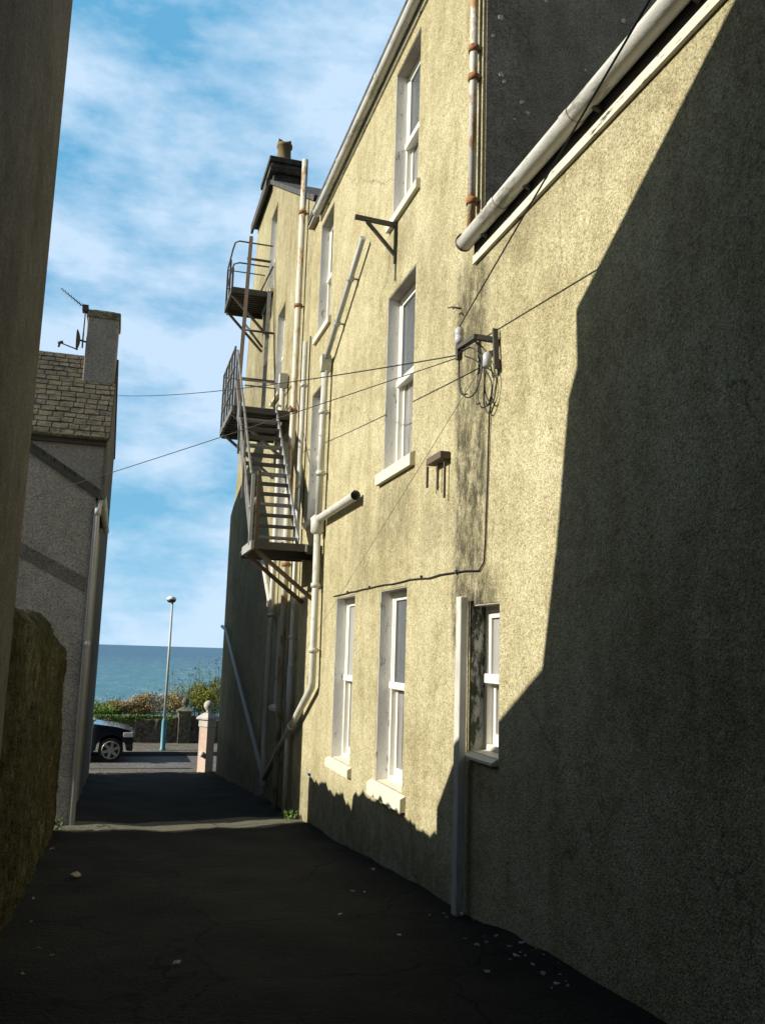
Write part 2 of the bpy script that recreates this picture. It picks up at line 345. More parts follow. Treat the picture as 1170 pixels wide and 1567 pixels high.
    def lathe(s, c, prof, n=20):
        c = Vector(c); vs = []
        for (r, z) in prof:
            for k in range(n):
                t = 2 * math.pi * k / n; vs.append(c + Vector((r * math.cos(t), r * math.sin(t), z)))
        fs = [(i * n + k, i * n + (k + 1) % n, (i + 1) * n + (k + 1) % n, (i + 1) * n + k) for i in range(len(prof) - 1) for k in range(n)]
        fs += [tuple(range(n))[::-1], tuple((len(prof) - 1) * n + k for k in range(n))]
        return s.add(vs, fs, True)
    def leaves(s, pts, size, el=1.6, up=.3):
        for p in pts:
            d = Vector((random.uniform(-1, 1), random.uniform(-1, 1), random.uniform(-.6, 1) + up)).normalized()
            a = d.cross(Vector((random.uniform(-1, 1), random.uniform(-1, 1), random.uniform(-1, 1)))).normalized(); z = size * random.uniform(.6, 1.35)
            p = Vector(p)
            s.add([p - d * z * .1, p + a * z * .35 + d * z * el * .4, p + d * z * el, p - a * z * .35 + d * z * el * .45], [(0, 1, 2, 3)])
        return s
    def build(s, name, mat, parent=None, bevel=0, kind=None):
        me = bpy.data.meshes.new(name)
        off = parent_loc(parent)
        me.from_pydata([v - off for v in s.v], [], s.f)
        bm = bmesh.new(); bm.from_mesh(me); bmesh.ops.recalc_face_normals(bm, faces=bm.faces) if len(bm.faces) < 60000 else None
        bm.to_mesh(me); bm.free()
        for p, q in zip(me.polygons, s.sm): p.use_smooth = q
        me.materials.append(M[mat] if isinstance(mat, str) else mat)
        o = bpy.data.objects.new(name, me); COL.objects.link(o)
        if parent: o.parent = parent
        if bevel:
            b = o.modifiers.new('bevel', 'BEVEL'); b.width = bevel; b.segments = 2; b.limit_method = 'ANGLE'; b.angle_limit = R(40)
        if kind: o['kind'] = kind
        return o
def parent_loc(p):
    v = Vector((0, 0, 0))
    while p: v = v + Vector(p.location); p = p.parent
    return v
def tag(o, label, cat, group=None, kind=None):
    o['label'] = label; o['category'] = cat
    if group: o['group'] = group
    if kind: o['kind'] = kind
    return o
def thing(name, loc, label, cat, group=None):
    o = bpy.data.objects.new(name, None); o.location = loc; o.empty_display_size = .2; COL.objects.link(o)
    return tag(o, label, cat, group)
def roughen(mb, amp, fn=None):
    for v in mb.v:
        v += Vector((random.uniform(-1, 1), random.uniform(-1, 1), random.uniform(-1, 1))) * amp
    return mb

# ------------------------------------------------------------------ camera (eye at the origin, the alley runs along +y and falls to the sea)
F, PITCH, ROLL, YAW = 1343.94, R(9.07848), R(1.74404), R(16.33433)
fw = Vector((math.sin(YAW) * math.cos(PITCH), math.cos(YAW) * math.cos(PITCH), math.sin(PITCH)))
rt = Vector((math.cos(YAW), -math.sin(YAW), 0)); up = rt.cross(fw)
r2 = rt * math.cos(ROLL) + up * math.sin(ROLL); u2 = -rt * math.sin(ROLL) + up * math.cos(ROLL)
cam = bpy.data.cameras.new('camera'); co = bpy.data.objects.new('camera', cam); COL.objects.link(co)
co.matrix_world = Matrix(((r2.x, u2.x, -fw.x, 0), (r2.y, u2.y, -fw.y, 0), (r2.z, u2.z, -fw.z, 0), (0, 0, 0, 1)))
cam.sensor_fit = 'VERTICAL'; cam.sensor_height = 36; cam.lens = F / 1567 * 36; cam.clip_start = .05; cam.clip_end = 60000
sc.camera = co

# ------------------------------------------------------------------ light and sky
TEL = .505; EL = math.atan(TEL)
sun = bpy.data.lights.new('sun', 'SUN'); sun.energy = 5.0; sun.angle = R(.5); sun.color = (1, .93, .8)
so = bpy.data.objects.new('sun', sun); COL.objects.link(so)
AZ = R(0.6)      # the sun stands square to the alley, a hair towards the sea
sd = Vector((-math.cos(EL) * math.cos(AZ), math.cos(EL) * math.sin(AZ), math.sin(EL)))
so.rotation_euler = sd.to_track_quat('Z', 'Y').to_euler()
w = bpy.data.worlds.new('World'); sc.world = w; w.use_nodes = True; t = w.node_tree
bg = t.nodes['Background']; bg.inputs[1].default_value = .055
sky = N(t, 'ShaderNodeTexSky'); sky.sky_type = 'NISHITA'; sky.sun_disc = False
sky.sun_elevation = EL; sky.sun_rotation = R(-90) + AZ; sky.air_density = 1.2; sky.dust_density = .6; sky.ozone_density = 2.2
tc = t.nodes.new('ShaderNodeTexCoord'); s_ = t.nodes.new('ShaderNodeSeparateXYZ'); L(t, tc.outputs['Generated'], s_.inputs[0])
DV = tc.outputs['Generated']
n1 = noise(t, mapped(t, DV, (2.6, 2.2, 4.2)), 1.25, 7, .55)
n2 = noise(t, mapped(t, DV, (3, 3, 9)), 2.6, 6, .6)
cf = math_(t, 'ADD', math_(t, 'MULTIPLY', n1, .7), math_(t, 'MULTIPLY', n2, .3))
cm = ramp(t, cf, [(.40, (0, 0, 0)), (.47, (.5, .5, .5)), (.54, (1, 1, 1))])
def sstep(v, lo, hi):
    a = t.nodes.new('ShaderNodeMapRange'); a.interpolation_type = 'SMOOTHSTEP'; L(t, v, a.inputs[0]); a.inputs[1].default_value = lo; a.inputs[2].default_value = hi
    return a.outputs[0]
# a bright hazy bank of cloud stands over the sea (+y); overhead and inland the sky is clear and deep
G = math_(t, 'MULTIPLY', sstep(s_.outputs[1], .5, .78), sstep(s_.outputs[0], -.5, -.2))
base = mixc(t, math_(t, 'MULTIPLY', G, .92), sky.outputs[0], (2.0, 6.4, 10.4))
hz = math_(t, 'MULTIPLY', math_(t, 'SUBTRACT', 1, sstep(s_.outputs[2], .02, .3)), G)
base = mixc(t, math_(t, 'MULTIPLY', hz, .8), base, (3.7, 8.2, 11.6))
SKYM = mixc(t, math_(t, 'MULTIPLY', cm, math_(t, 'ADD', math_(t, 'MULTIPLY', G, .68), .12)), base, (9.8, 12.0, 14.6))
L(t, SKYM, bg.inputs[0])
sc.view_settings.view_transform = 'Standard'; sc.view_settings.look = 'None'; sc.view_settings.gamma = 1; sc.view_settings.exposure = .42
sc.render.engine = 'CYCLES'
sc.cycles.max_bounces = 8; sc.cycles.diffuse_bounces = 5

# ------------------------------------------------------------------ the setting
GS = -.076
def gz(y): return -1.454 + GS * y
g = MB()
nx, ny = 70, 150
xs = [-40, -20, -8, -3] + [-2 + i * .12 for i in range(44)] + [3.4, 5, 9, 20, 60]
ys = [-40, -20, -8] + [-3 + i * .25 for i in range(117)]
def gh(x, y):
    dip = .02 * math.sin(x * 2.3 + y * .7) * math.sin(y * 1.1) + .012 * math.sin(x * 6 + y * 3)
    wallside = .05 * max(0, (x - 2.2) / .5) if 2.2 < x < 2.8 else 0
    return gz(y) + dip * (1 if 0 < y < 25 else 0) + wallside * random.uniform(.4, 1) + random.uniform(-.006, .006)
g.add([(x, y, gh(x, y)) for y in ys for x in xs], [(j * len(xs) + i, j * len(xs) + i + 1, (j + 1) * len(xs) + i + 1, (j + 1) * len(xs) + i) for j in range(len(ys) - 1) for i in range(len(xs) - 1)], True)
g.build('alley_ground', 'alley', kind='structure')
yE = ys[-1]
RZ = -3.52
MB().box(-300, 300, yE - .6, 30.2, -4.2, RZ).build('road', 'road', kind='structure')
MB().box(-300, 300, 24.9, 25.9, -4.2, gz(25.3) + .02).build('near_pavement', 'pavement', kind='structure')
MB().box(-300, 300, 30.2, 33.0, -4.2, RZ + .12).build('far_pavement', 'pavement', kind='structure')
MB().box(-300, 300, 30.05, 30.2, -4.2, RZ + .125).build('kerb', 'kerb', kind='structure')
gr = MB()
gx = [-400, -100, -30, 0, 10, 40, 120, 400]; gy = [(33.0, -3.4), (36, -3.2), (40, -3.9), (48, -7), (60, -14), (80, -26), (100, -32)]
gr.add([(x, y, z) for y, z in gy for x in gx], [(j * 8 + i, j * 8 + i + 1, (j + 1) * 8 + i + 1, (j + 1) * 8 + i) for j in range(6) for i in range(7)], True)
gr.build('cliff_top_ground', 'turf', kind='structure')
MB().add([(-40000, 60, -28), (40000, 60, -28), (40000, 50000, -28), (-40000, 50000, -28)], [(0, 1, 2, 3)]).build('sea', 'sea', kind='structure')
bs = MB().add([(-400, -400, -4.3), (400, -400, -4.3), (400, 34, -4.3), (-400, 34, -4.3)], [(0, 1, 2, 3)])
bs.build('ground', 'turf', kind='structure')

# ------------------------------------------------------------------ buildings on the right
WX = 2.7
def sash_window(parent, y0, y1, z0, z1, depth=.19, sill=None, pane='pane', reveal='white_reveal', lower_open=0, sillmat='white_sill', x=WX, label=None):
    """one sash window: near/far jambs y0/y1, set back in the thickness of the wall"""
    xi = x + depth; fr = MB(); w = .055
    fr.box(xi - .05, xi + .05, y0, y0 + w, z0, z1).box(xi - .05, xi + .05, y1 - w, y1, z0, z1)
    fr.box(xi - .05, xi + .05, y0 + w, y1 - w, z1 - w, z1).box(xi - .05, xi + .05, y0 + w, y1 - w, z0, z0 + w)
    f = fr.build('window', 'upvc', parent, bevel=.006)
    if label: f['label'] = label
    zm = (z0 + z1) / 2; a, b = y0 + w, y1 - w; s = .05
    def sash(lo, hi, xc, rail, pane):
        m = MB()
        m.box(xc - .02, xc + .02, a, a + s, lo, hi).box(xc - .02, xc + .02, b - s, b, lo, hi)
        m.box(xc - .024, xc + .022, a + s, b - s, hi - rail[1], hi).box(xc - .024, xc + .022, a + s, b - s, lo, lo + rail[0])
        m.build('sash', 'upvc', f, bevel=.004)
        MB().box(xc + .001, xc + .009, a + s - .004, b - s + .004, lo + rail[0] - .004, hi - rail[1] + .004).build('pane', pane, f)
    sash(zm - .03, z1 - w, xi - .02, (.05, .05), pane); sash(z0 + w, zm + .03, xi + .025, (.08, .055), 'pane_curtain' if pane == 'pane' else pane)
    MB().box(xi - .075, xi - .041, a - .02, b + .02, zm - .045, zm + .03).build('meeting_rail', 'upvc', f, bevel=.008)
    rv = MB()   # painted linings of the opening, three thin skins standing proud of the masonry
    rv.box(x + .004, xi - .05, y1 - .012, y1 + .003, z0, z1).box(x + .004, xi - .05, y0 - .003, y0 + .012, z0, z1)
    rv.build('reveal', reveal, f)
    MB().box(x + .006, xi - .05, y0 + .012, y1 - .012, z1 - .012, z1 + .003).build('lintel_soffit', 'soffit', f)
    if sill is None: sill = (.05, .1, .12)
    out, side, h = sill
    sl = MB(); sl.prism([(x - out, z0 - h), (x - out, z0 - .035), (xi - .05, z0 + .012), (xi - .05, z0 - h)], 'y', y0 - side, y1 + side) if False else None
    sl = MB()
    pr = [(x - out, z0 - h), (x - out, z0 - .03), (x - .001, z0 - .002), (x - .001, z0 - h)]
    sl.prism(pr, 'y', y0 - side, y1 + side)
    sl.prism([(x - .001, z0 - .03), (x - .001, z0 - .002), (xi - .05, z0 + .014), (xi - .05, z0 - .03)], 'y', y0 + .002, y1 - .002)
    sl.build('sill', sillmat, f, bevel=.008)
    return f
def wall_with_holes(outline, holes, x0, x1):
    return MB().prism(outline, 'x', x0, x1, holes=[[(a, c), (b, c), (b, d), (a, d)] for a, b, c, d in holes])
BASE = -4.2
# --- the tall house
tall = thing('tall_house', (WX, 10.2, gz(10.2)), 'tall ochre roughcast house with sash windows, between the low-eaved house and fire escape gable', 'house')
TW = [(8.27, 9.2, -1.33, .66), (10.27, 11.22, -1.33, .68), (8.24, 9.25, 2.0, 4.03), (12.42, 13.42, 2.0, 4.03), (8.27, 9.18, 4.97, 6.82), (12.35, 13.25, 4.97, 6.85)]
wall_with_holes([(6.75, BASE), (13.9, BASE), (13.9, 7.1), (6.5, 7.1), (6.5, 3.52), (6.75, 3.52)], TW, WX, WX + .42).build('wall', 'ochre', tall)
mb = MB().prism([(3.12, BASE), (11.3, BASE), (11.3, 7.1), (7.2, 9.7), (3.12, 7.32)], 'y', 6.5, 6.9)
mb.build('gable_wall', 'dark_cast', tall)
MB().box(WX + .03, 3.12, 6.492, 6.4985, 3.53, 7.05).build('gable_wall', 'dark_cast', tall)
MB().box(11.3, 11.7, 6.5, 13.9, BASE, 7.3).build('back_wall', 'ochre_old', tall)
for i, (a, b, c, d) in enumerate(TW):
    sl = (.055, .12, .15) if i in (0, 2) else None
    sash_window(tall, a, b, c, d, sill=sl, pane='pane' if i != 1 else 'pane_pale')
sl_, = (math.tan(R(31)),)
rf = MB(); rf.prism([(2.58, 7.27), (7.2, 7.27 + 4.62 * .56), (11.82, 7.27), (11.82, 7.15), (7.2, 7.15 + 4.62 * .56), (2.58, 7.15)], 'y', 6.35, 13.89)
rf.build('roof', 'slate_dark', tall)
MB().box(2.672, 2.698, 6.4, 13.3, 6.97, 7.06).build('fascia_board', 'fascia', tall)
MB().box(2.6, 2.698, 6.5, 13.9, 7.1, 7.14).build('soffit_board', 'soffit', tall)
gut = MB().halfround([(2.605, 6.35, 7.09), (2.605, 13.25, 7.07)], .062); gut.build('gutter', 'gutter', tall)
for y in (7.6, 9.6, 11.6, 13.2): MB().halfround([(2.605, y - .04, 7.085), (2.605, y + .04, 7.085)], .069, .012).build('gutter_joint', 'gutter', tall)
# lichen on the dark gable
for x, z, r in [(2.86, 5.62, .03), (2.79, 5.42, .02), (2.87, 5.06, .026), (2.9, 5.0, .02), (3.07, 4.84, .022), (3.13, 4.75, .02), (3.0, 4.66, .012), (3.5, 4.78, .022), (4.1, 5.9, .03), (3.7, 5.3, .015), (3.3, 5.9, .02)]:
    pts = [(x + r * random.uniform(.6, 1.1) * math.cos(k * .785), 6.488 - .002, z + r * random.uniform(.6, 1.1) * math.sin(k * .785)) for k in range(8)]
    MB().add(pts + [(a, 6.4905, c) for a, b, c in pts], [tuple(range(8))] + [(k, (k + 1) % 8, 8 + (k + 1) % 8, 8 + k) for k in range(8)]).build('lichen_patch', 'lichen', tall)
# --- the low-eaved house beside the camera
near = thing('low_eaved_house', (WX, 3, gz(3)), 'nearest ochre roughcast house on the right, low eave with big pale gutter', 'house')
NW = [(6.04, 6.6, -.74, .4)]
wall_with_holes([(-14, BASE), (6.749, BASE), (6.749, 3.515), (6.491, 3.515), (-14, 3.52)], NW, WX + .0, WX + .42).build('wall', 'ochre', near)
MB().box(WX + .44, 12, -14.2, -14, BASE, 3.5).build('end_wall', 'ochre_old', near)
MB().box(11.8, 12, -14, 6.49, BASE, 3.5).build('back_wall', 'ochre_old', near)
sash_window(near, 6.04, 6.6, -.74, .4, depth=.17, pane='pane_pale', reveal='mossy_reveal', sill=(.05, -.01, .05), label='small narrow window with mould-stained reveal by the white downpipe')
MB().prism([(2.64, 3.6), (7.4, 6.1), (12.16, 3.6), (12.16, 3.53), (7.4, 6.03), (2.64, 3.53)], 'y', -14.1, 6.485).build('roof', 'slate_dark', near)
MB().box(2.668, 2.698, -14, 6.6, 3.3, 3.37).build('fascia_board', 'fascia', near)
MB().box(2.68, 2.698, -14, 6.6, 3.371, 3.5).build('fascia_board', 'darksteel', near)
MB().halfround([(2.598, -14, 3.55), (2.598, 6.62, 3.50)], .076).build('gutter', 'gutter', near)
MB().tube([(2.598, 6.61, 3.5), (2.598, 6.64, 3.5)], .08, 14).build('stop_end', 'coping', near)
for y in (2.9, 4.72, 5.9): MB().halfround([(2.598, y - .05, 3.55 - .00242 * (y + 14)), (2.598, y + .05, 3.55 - .00242 * (y + 14))], .082, .012).build('gutter_joint', 'gutter', near)
for y in (1.5, 2.5, 3.5, 4.5, 5.5, 6.3): MB().bar((2.62, y, 3.44), (2.672, y, 3.42), .03, .03).build('gutter_bracket', 'darksteel', near)
# --- the far house with the fire escape
far = thing('fire_escape_house', (WX, 18.5, gz(18.5)), 'furthest ochre roughcast gable carrying the fire escape, dark chimney on top', 'house')
FW = [(18.2, 19.1, 7.8, 9.85), (16.5, 17.4, 5.0, 6.85), (15.35, 16.3, 1.9, 3.95), (14.75, 15.65, -.95, .62)]
wall_with_holes([(13.9, BASE), (23.95, BASE), (23.95, 3.55), (23.1, 3.9), (21.45, 10.85), (19.25, 10.8), (13.9, 7.62)], FW, WX + .004, WX + .42).build('wall', 'ochre_old', far)
for i, (a, b, c, d) in enumerate(FW): sash_window(far, a, b, c, d, x=WX + .004, sill=(.08, .04, .09), pane='pane')
MB().prism([(3.12, BASE), (11, BASE), (11, 7.5), (3.12, 7.5)], 'y', 13.91, 14.2).build('side_wall', 'ochre_old', far)
MB().box(3.12, 11, 22.8, 23.1, BASE, 9.5).build('front_wall', 'ochre_old', far)
MB().box(10.8, 11, 14.2, 22.8, BASE, 8).build('back_wall', 'ochre_old', far)
MB().prism([(13.75, 7.56), (19.25, 10.81), (21.75, 10.86), (21.75, 10.94), (19.2, 10.89), (13.7, 7.64)], 'x', 2.64, 11.2).build('roof', 'slate_dark', far)
MB().prism([(19.15, 10.66), (21.7, 10.7), (21.7, 10.93), (19.15, 10.88)], 'x', 2.54, 2.599).build('barge_board', 'darksteel', far)
ch = MB().box(2.72, 3.36, 19.3, 20.6, 10.7, 11.25).build('chimney', 'dark_stone', far, bevel=.02)
MB().box(2.62, 3.52, 19.2, 20.7, 11.12, 11.28).box(2.66, 3.46, 19.25, 20.65, 11.28, 11.38).box(2.6, 3.4, 19.2, 20.65, 11.38, 11.52).build('chimney_cap', 'dark_stone', ch, bevel=.02)
MB().lathe((2.98, 19.5, 11.5), [(.19, 0), (.17, .05), (.155, .42), (.19, .44), (.19, .5), (.14, .52)]).build('chimney_pot', 'clay', ch)
MB().lathe((2.93, 20.2, 11.5), [(.13, 0), (.11, .05), (.1, .3), (.12, .33)]).build('chimney_pot', 'clay', ch)
MB().tube([(2.84, 19.5, 12.0), (2.84, 19.5, 12.14), (2.98, 19.5, 12.07), (3.12, 19.5, 12.13), (3.12, 19.5, 12.0)], .03, 6).build('chimney_cowl', 'rust', ch)

# ------------------------------------------------------------------ pipes (fixed to their houses)
def pipe(parent, pts, r, mat, name='downpipe', clips=(), label=None, n=14, cmat=None):
    p = MB().tube(pts, r, n).build(name, mat, parent)
    if label: p['label'] = label
    for (c, d) in clips:
        c = Vector(c); d = Vector(d).normalized()
        k = MB().tube([c - d * .03, c + d * .03], r * 1.35, n)
        k.bar(c, (WX, c.y, c.z), .02)
        k.build('pipe_clip', cmat or mat, p)
    return p
Z = (0, 0, 1)
# rusted downpipe from the high gutter at the corner
pipe(tall, [(2.635, 6.56, 7.02), (2.635, 6.56, 3.56)], .036, 'rustpipe', clips=[((2.635, 6.56, z), Z) for z in (3.85, 5.02, 5.3, 6.4)], cmat='rust', label='rust-streaked downpipe at the dark gable')
# white square downpipe by the little window
p_ = MB().box(2.585, 2.65, 6.54, 6.62, gz(6.6) - .1, .46).build('downpipe', 'pipe', near, bevel=.008)
MB().box(2.592, 2.645, 6.63, 6.66, gz(6.6) - .1, .46).build('cable_cover', 'pipe', near, bevel=.005)
p_['label'] = 'white boxed downpipe beside the small window'
# soil stack
pipe(far, [(2.6, 14.5, 8.72), (2.6, 14.5, gz(14.5))], .055, 'rustpipe', clips=[((2.6, 14.5, z), Z) for z in (7.7, 5.95, 4.05, 1.4)], cmat='rust', label='tall rust-streaked soil stack rising above the roof')
# slim pipe left of it
q_ = pipe(tall, [(2.62, 13.78, 5.05), (2.62, 13.78, -.95), (2.62, 13.78, -1.05), (2.62, 13.75, gz(13.8))], .042, 'pipe', clips=[((2.62, 13.78, z), Z) for z in (4.3, 2.6, .2)])
MB().tube([(2.62, 13.78, -1.2), (2.62, 13.78, -.25)], .052).build('pipe_socket', 'greypipe', q_)
pipe(tall, [(2.67, 13.62, 5.1), (2.67, 13.62, 1.4)], .012, 'cable', name='cable_run')
# pipe with hopper on the far gable
q_ = pipe(far, [(2.6, 15.75, 4.85), (2.6, 15.75, .4), (2.6, 15.85, -.7), (2.6, 15.85, -1.75), (2.6, 15.6, -2.35)], .05, 'pipe', clips=[((2.6, 15.75, z), Z) for z in (4.2, 2.4, .6)])
MB().prism([(15.66, 4.9), (15.7, 4.82), (15.8, 4.82), (15.84, 4.9), (15.84, 5.08), (15.66, 5.08)], 'x', 2.53, 2.68).build('hopper_head', 'pipe', q_, bevel=.01)
pipe(far, [(2.62, 15.8, 4.55), (2.62, 16.6, 4.35)], .03, 'pipe', name='waste_pipe')
pipe(far, [(2.62, 17.2, 1.7), (2.62, 16.1, .85), (2.62, 15.78, .5)], .045, 'pipe', name='waste_pipe')
pipe(far, [(2.6, 23.5, .55), (2.6, 22.6, .45), (2.6, 15.9, -2.15), (2.6, 15.65, -2.5)], .042, 'greypipe', name='waste_pipe', label='long slanting grey waste pipe in the shade')
# main rainwater stack with two inclined branches
q_ = pipe(tall, [(2.6, 12.05, 4.05), (2.6, 12.1, 1.9)], .05, 'pipe', clips=[((2.6, 12.07, z), Z) for z in (3.4, 2.5)], label='white downpipe between the far windows')
MB().prism([(11.97, 4.1), (12.01, 4.0), (12.1, 4.0), (12.14, 4.1), (12.14, 4.24), (11.97, 4.24)], 'x', 2.53, 2.67).build('hopper_head', 'pipe', q_, bevel=.01)
pipe(tall, [(2.6, 11.98, 4.2), (2.6, 10.12, 5.18)], .036, 'greypipe', name='waste_pipe', clips=[((2.6, 11.4, 4.505), (0, -1.86, .98)), ((2.6, 10.7, 4.874), (0, -1.86, .98))])
q_ = pipe(tall, [(2.6, 12.12, 1.72), (2.6, 12.05, -.42), (2.6, 12.08, -.5), (2.6, 15.6, -2.2)], .05, 'pipe', clips=[((2.6, 12.1, .9), Z), ((2.6, 12.06, 0), Z), ((2.6, 13.4, -1.14), (0, 1.76, -.85))], label='white downpipe turning diagonally down to the drain')
MB().tube([(2.6, 12.12, 1.62), (2.6, 12.12, 1.66), (2.6, 12.12, 1.86), (2.6, 12.12, 1.9)], [.05, .1, .1, .06], 16).build('hopper_head', 'pipe', q_)
MB().tube([(2.6, 12.0, 1.84), (2.6, 10.05, 1.85)], .055, 16, caps=False).tube([(2.6, 10.12, 1.85), (2.6, 10.04, 1.85)], .062, 16, caps=False).build('waste_pipe', 'pipe', tall)

# ------------------------------------------------------------------ fire escape
fe = thing('fire_escape', (2.2, 15, 1.4), 'steel fire escape stair with landings hung on the far ochre wall', 'fire escape')
def rail(name, pts, r=.02, mat='steel', parent=fe): return MB().tube(pts, r, 8).build(name, mat, parent)
# lower landing
LZ = 1.45
l1 = MB().box(1.72, 2.69, 12.2, 13.6, LZ, LZ + .03).build('landing', 'darksteel', fe); l1['label'] = 'lower landing'
MB().box(1.68, 1.72, 12.18, 13.15, LZ - .08, LZ + .04).build('edge_beam', 'palesteel', l1)
MB().box(1.72, 2.46, 12.16, 12.2, LZ - .075, LZ + .03).build('edge_beam', 'darksteel', l1)
MB().box(2.47, 2.69, 12.22, 12.26, LZ - .1, LZ - .002).build('edge_beam', 'darksteel', l1)
MB().box(1.72, 2.69, 13.6, 13.64, LZ - .08, LZ + .03).build('edge_beam', 'darksteel', l1)
MB().box(1.72, 2.69, 12.9, 12.95, LZ - .12, LZ - .003).build('cross_beam', 'darksteel', l1)
MB().bar((2.455, 12.14, LZ - .08), (2.455, 12.13, LZ + .03), .025).build('end_plate', 'palesteel', l1)
for y in (12.3, 13.1): MB().bar((1.74, y, LZ - .06), (2.69, y + .3, .72), .05).build('brace', 'brownsteel', l1)
# stair
NS = 14; y0s, z0s, y1s, z1s = 12.5, LZ + .03, 15.15, 4.18; XA, XB = 1.72, 2.4
for x, mt in ((XA, 'steel'), (XB, 'palesteel')):
    MB().bar((x, y0s, z0s + .05), (x, y1s, z1s), .012 if x == XA else .02, .2).build('stringer', mt, fe)
for i in range(NS):
    f = (i + .6) / NS; y = y0s + (y1s - y0s) * f; z = z0s + (z1s - z0s) * f
    m_ = MB().box(XA + .01, XB - .015, y - .11, y + .11, z - .012, z + .008); m_.box(XA + .01, XB - .015, y - .125, y - .11, z - .03, z + .01)
    m_.build('tread', 'darksteel' if i % 3 else 'steel', fe)
dy, dz = y1s - y0s, z1s - z0s
rail('handrail', [(XA - .05, y0s - .1, z0s + 1.0), (XA - .05, y0s, z0s + 1.05), (XA - .05, y1s, z1s + 1.05), (XA - .05, y1s + .15, z1s + 1.1)], .019, 'steel')
rail('handrail', [(XA - .05, y0s - .1, z0s + .5), (XA - .05, y0s, z0s + .55), (XA - .05, y1s, z1s + .5)], .017, 'steel')
for f in (.33, .66, 1.0):
    y = y0s + dy * f; z = z0s + dz * f; MB().bar((XA - .05, y, z - .1), (XA - .05, y, z + 1.06), .035).build('baluster', 'steel', fe)
MB().bar((XA + .06, y0s - .1, LZ), (XA + .06, y0s - .1, LZ + 1.08), .05).build('newel_post', 'brownsteel', fe)
MB().bar((XA - .03, y0s - .12, LZ), (XA - .03, y0s - .12, LZ + 1.02), .045).build('newel_post', 'palesteel', fe)
rail('handrail', [(XA - .04, y0s - .12, LZ + .5), (XA + .08, y0s + .3, LZ + .75)], .014, 'palesteel')
# middle landing
MZ = 4.18
l2 = MB().box(1.66, 2.69, 15.15, 17.0, MZ, MZ + .03); l2 = l2.build('landing', 'darksteel', fe); l2['label'] = 'middle landing'
mb = MB()
for y in [15.3 + .19 * k for k in range(9)]: mb.box(1.72, 2.66, y - .035, y + .035, MZ - .03, MZ)
mb.build('grating', 'darksteel', l2)
MB().box(1.62, 1.66, 15.13, 17.02, MZ - .07, MZ + .04).build('edge_beam', 'steel', l2)
for y in (15.11, 17.0): MB().box(1.66, 2.69, y, y + .04, MZ - .13, MZ + .03).build('edge_beam', 'darksteel', l2)
for y in (15.3, 16.85): MB().bar((1.66, y, MZ - .08), (2.69, y, 3.3), .05).build('brace', 'steel', l2)
for y in (15.25, 15.68, 16.1, 16.55, 17.0): MB().bar((1.635, y, MZ - .1), (1.635, y, MZ + 1.15), .035).build('baluster', 'steel', l2)
for z in (.38, .75, 1.13): rail('handrail', [(1.635, 15.2, MZ + z), (1.635, 17.0, MZ + z)], .02, 'steel', l2)
rail('handrail', [(1.635, 17.0, MZ + 1.1), (2.69, 17.0, MZ + 1.1)], .018, 'steel', l2)
rail('handrail', [(1.635, 17.0, MZ + .55), (2.69, 17.0, MZ + .55)], .018, 'steel', l2)
rail('handrail', [(2.0, 16.6, 5.05), (2.6, 16.6, 5.05), (2.6, 16.6, 4.25)], .018, 'darksteel', l2)
# upper landing
UZ = 7.72
l3 = MB().box(1.85, 2.69, 18.35, 19.6, UZ, UZ + .03).build('landing', 'darksteel', fe); l3['label'] = 'small top landing'
mb = MB()
for k in range(9): mb.box(1.9, 2.66, 18.45 + .125 * k, 18.5 + .125 * k, UZ - .03, UZ)
mb.build('grating', 'darksteel', l3)
MB().box(1.8, 1.85, 18.33, 19.62, UZ - .09, UZ + .04).box(1.85, 2.69, 19.6, 19.64, UZ - .12, UZ + .03).box(1.85, 2.69, 18.31, 18.35, UZ - .09, UZ + .03).build('edge_beam', 'darksteel', l3)
MB().bar((2.66, 18.33, UZ), (2.66, 19.6, UZ - .02), .05).build('edge_beam', 'palesteel', l3)
for y in (18.5, 19.5): MB().bar((1.84, y, UZ - .08), (2.69, y, UZ - .95), .05).build('brace', 'brownsteel', l3)
for y in (18.4, 19.0, 19.58): MB().bar((1.825, y, UZ - .05), (1.825, y, UZ + (.95 if y > 18.5 else .5)), .04).build('baluster', 'brownsteel', l3)
rail('handrail', [(2.66, 18.36, UZ + 1.12), (1.92, 18.36, UZ + 1.12), (1.84, 18.42, UZ + 1.1), (1.825, 18.7, UZ + 1.06), (1.825, 19.58, UZ + 1.0), (1.825, 19.6, UZ + .5)], .018, 'darksteel', l3)
rail('handrail', [(2.6, 18.36, UZ + .62), (1.95, 18.36, UZ + .62), (1.84, 18.42, UZ + .6), (1.825, 18.7, UZ + .58), (1.825, 19.58, UZ + .5)], .018, 'darksteel', l3)
rail('handrail', [(2.62, 18.3, UZ + .72), (2.1, 18.3, UZ + .72)], .03, 'darksteel', l3)
rail('handrail', [(1.825, 19.58, UZ + .95), (2.69, 19.58, UZ + .95)], .014, 'darksteel', l3)
rail('handrail', [(1.825, 19.58, UZ + .5), (2.69, 19.58, UZ + .5)], .014, 'darksteel', l3)
rail('handrail', [(2.45, 18.36, UZ + .04), (2.69, 18.36, UZ + .65)], .018, 'darksteel', l3)
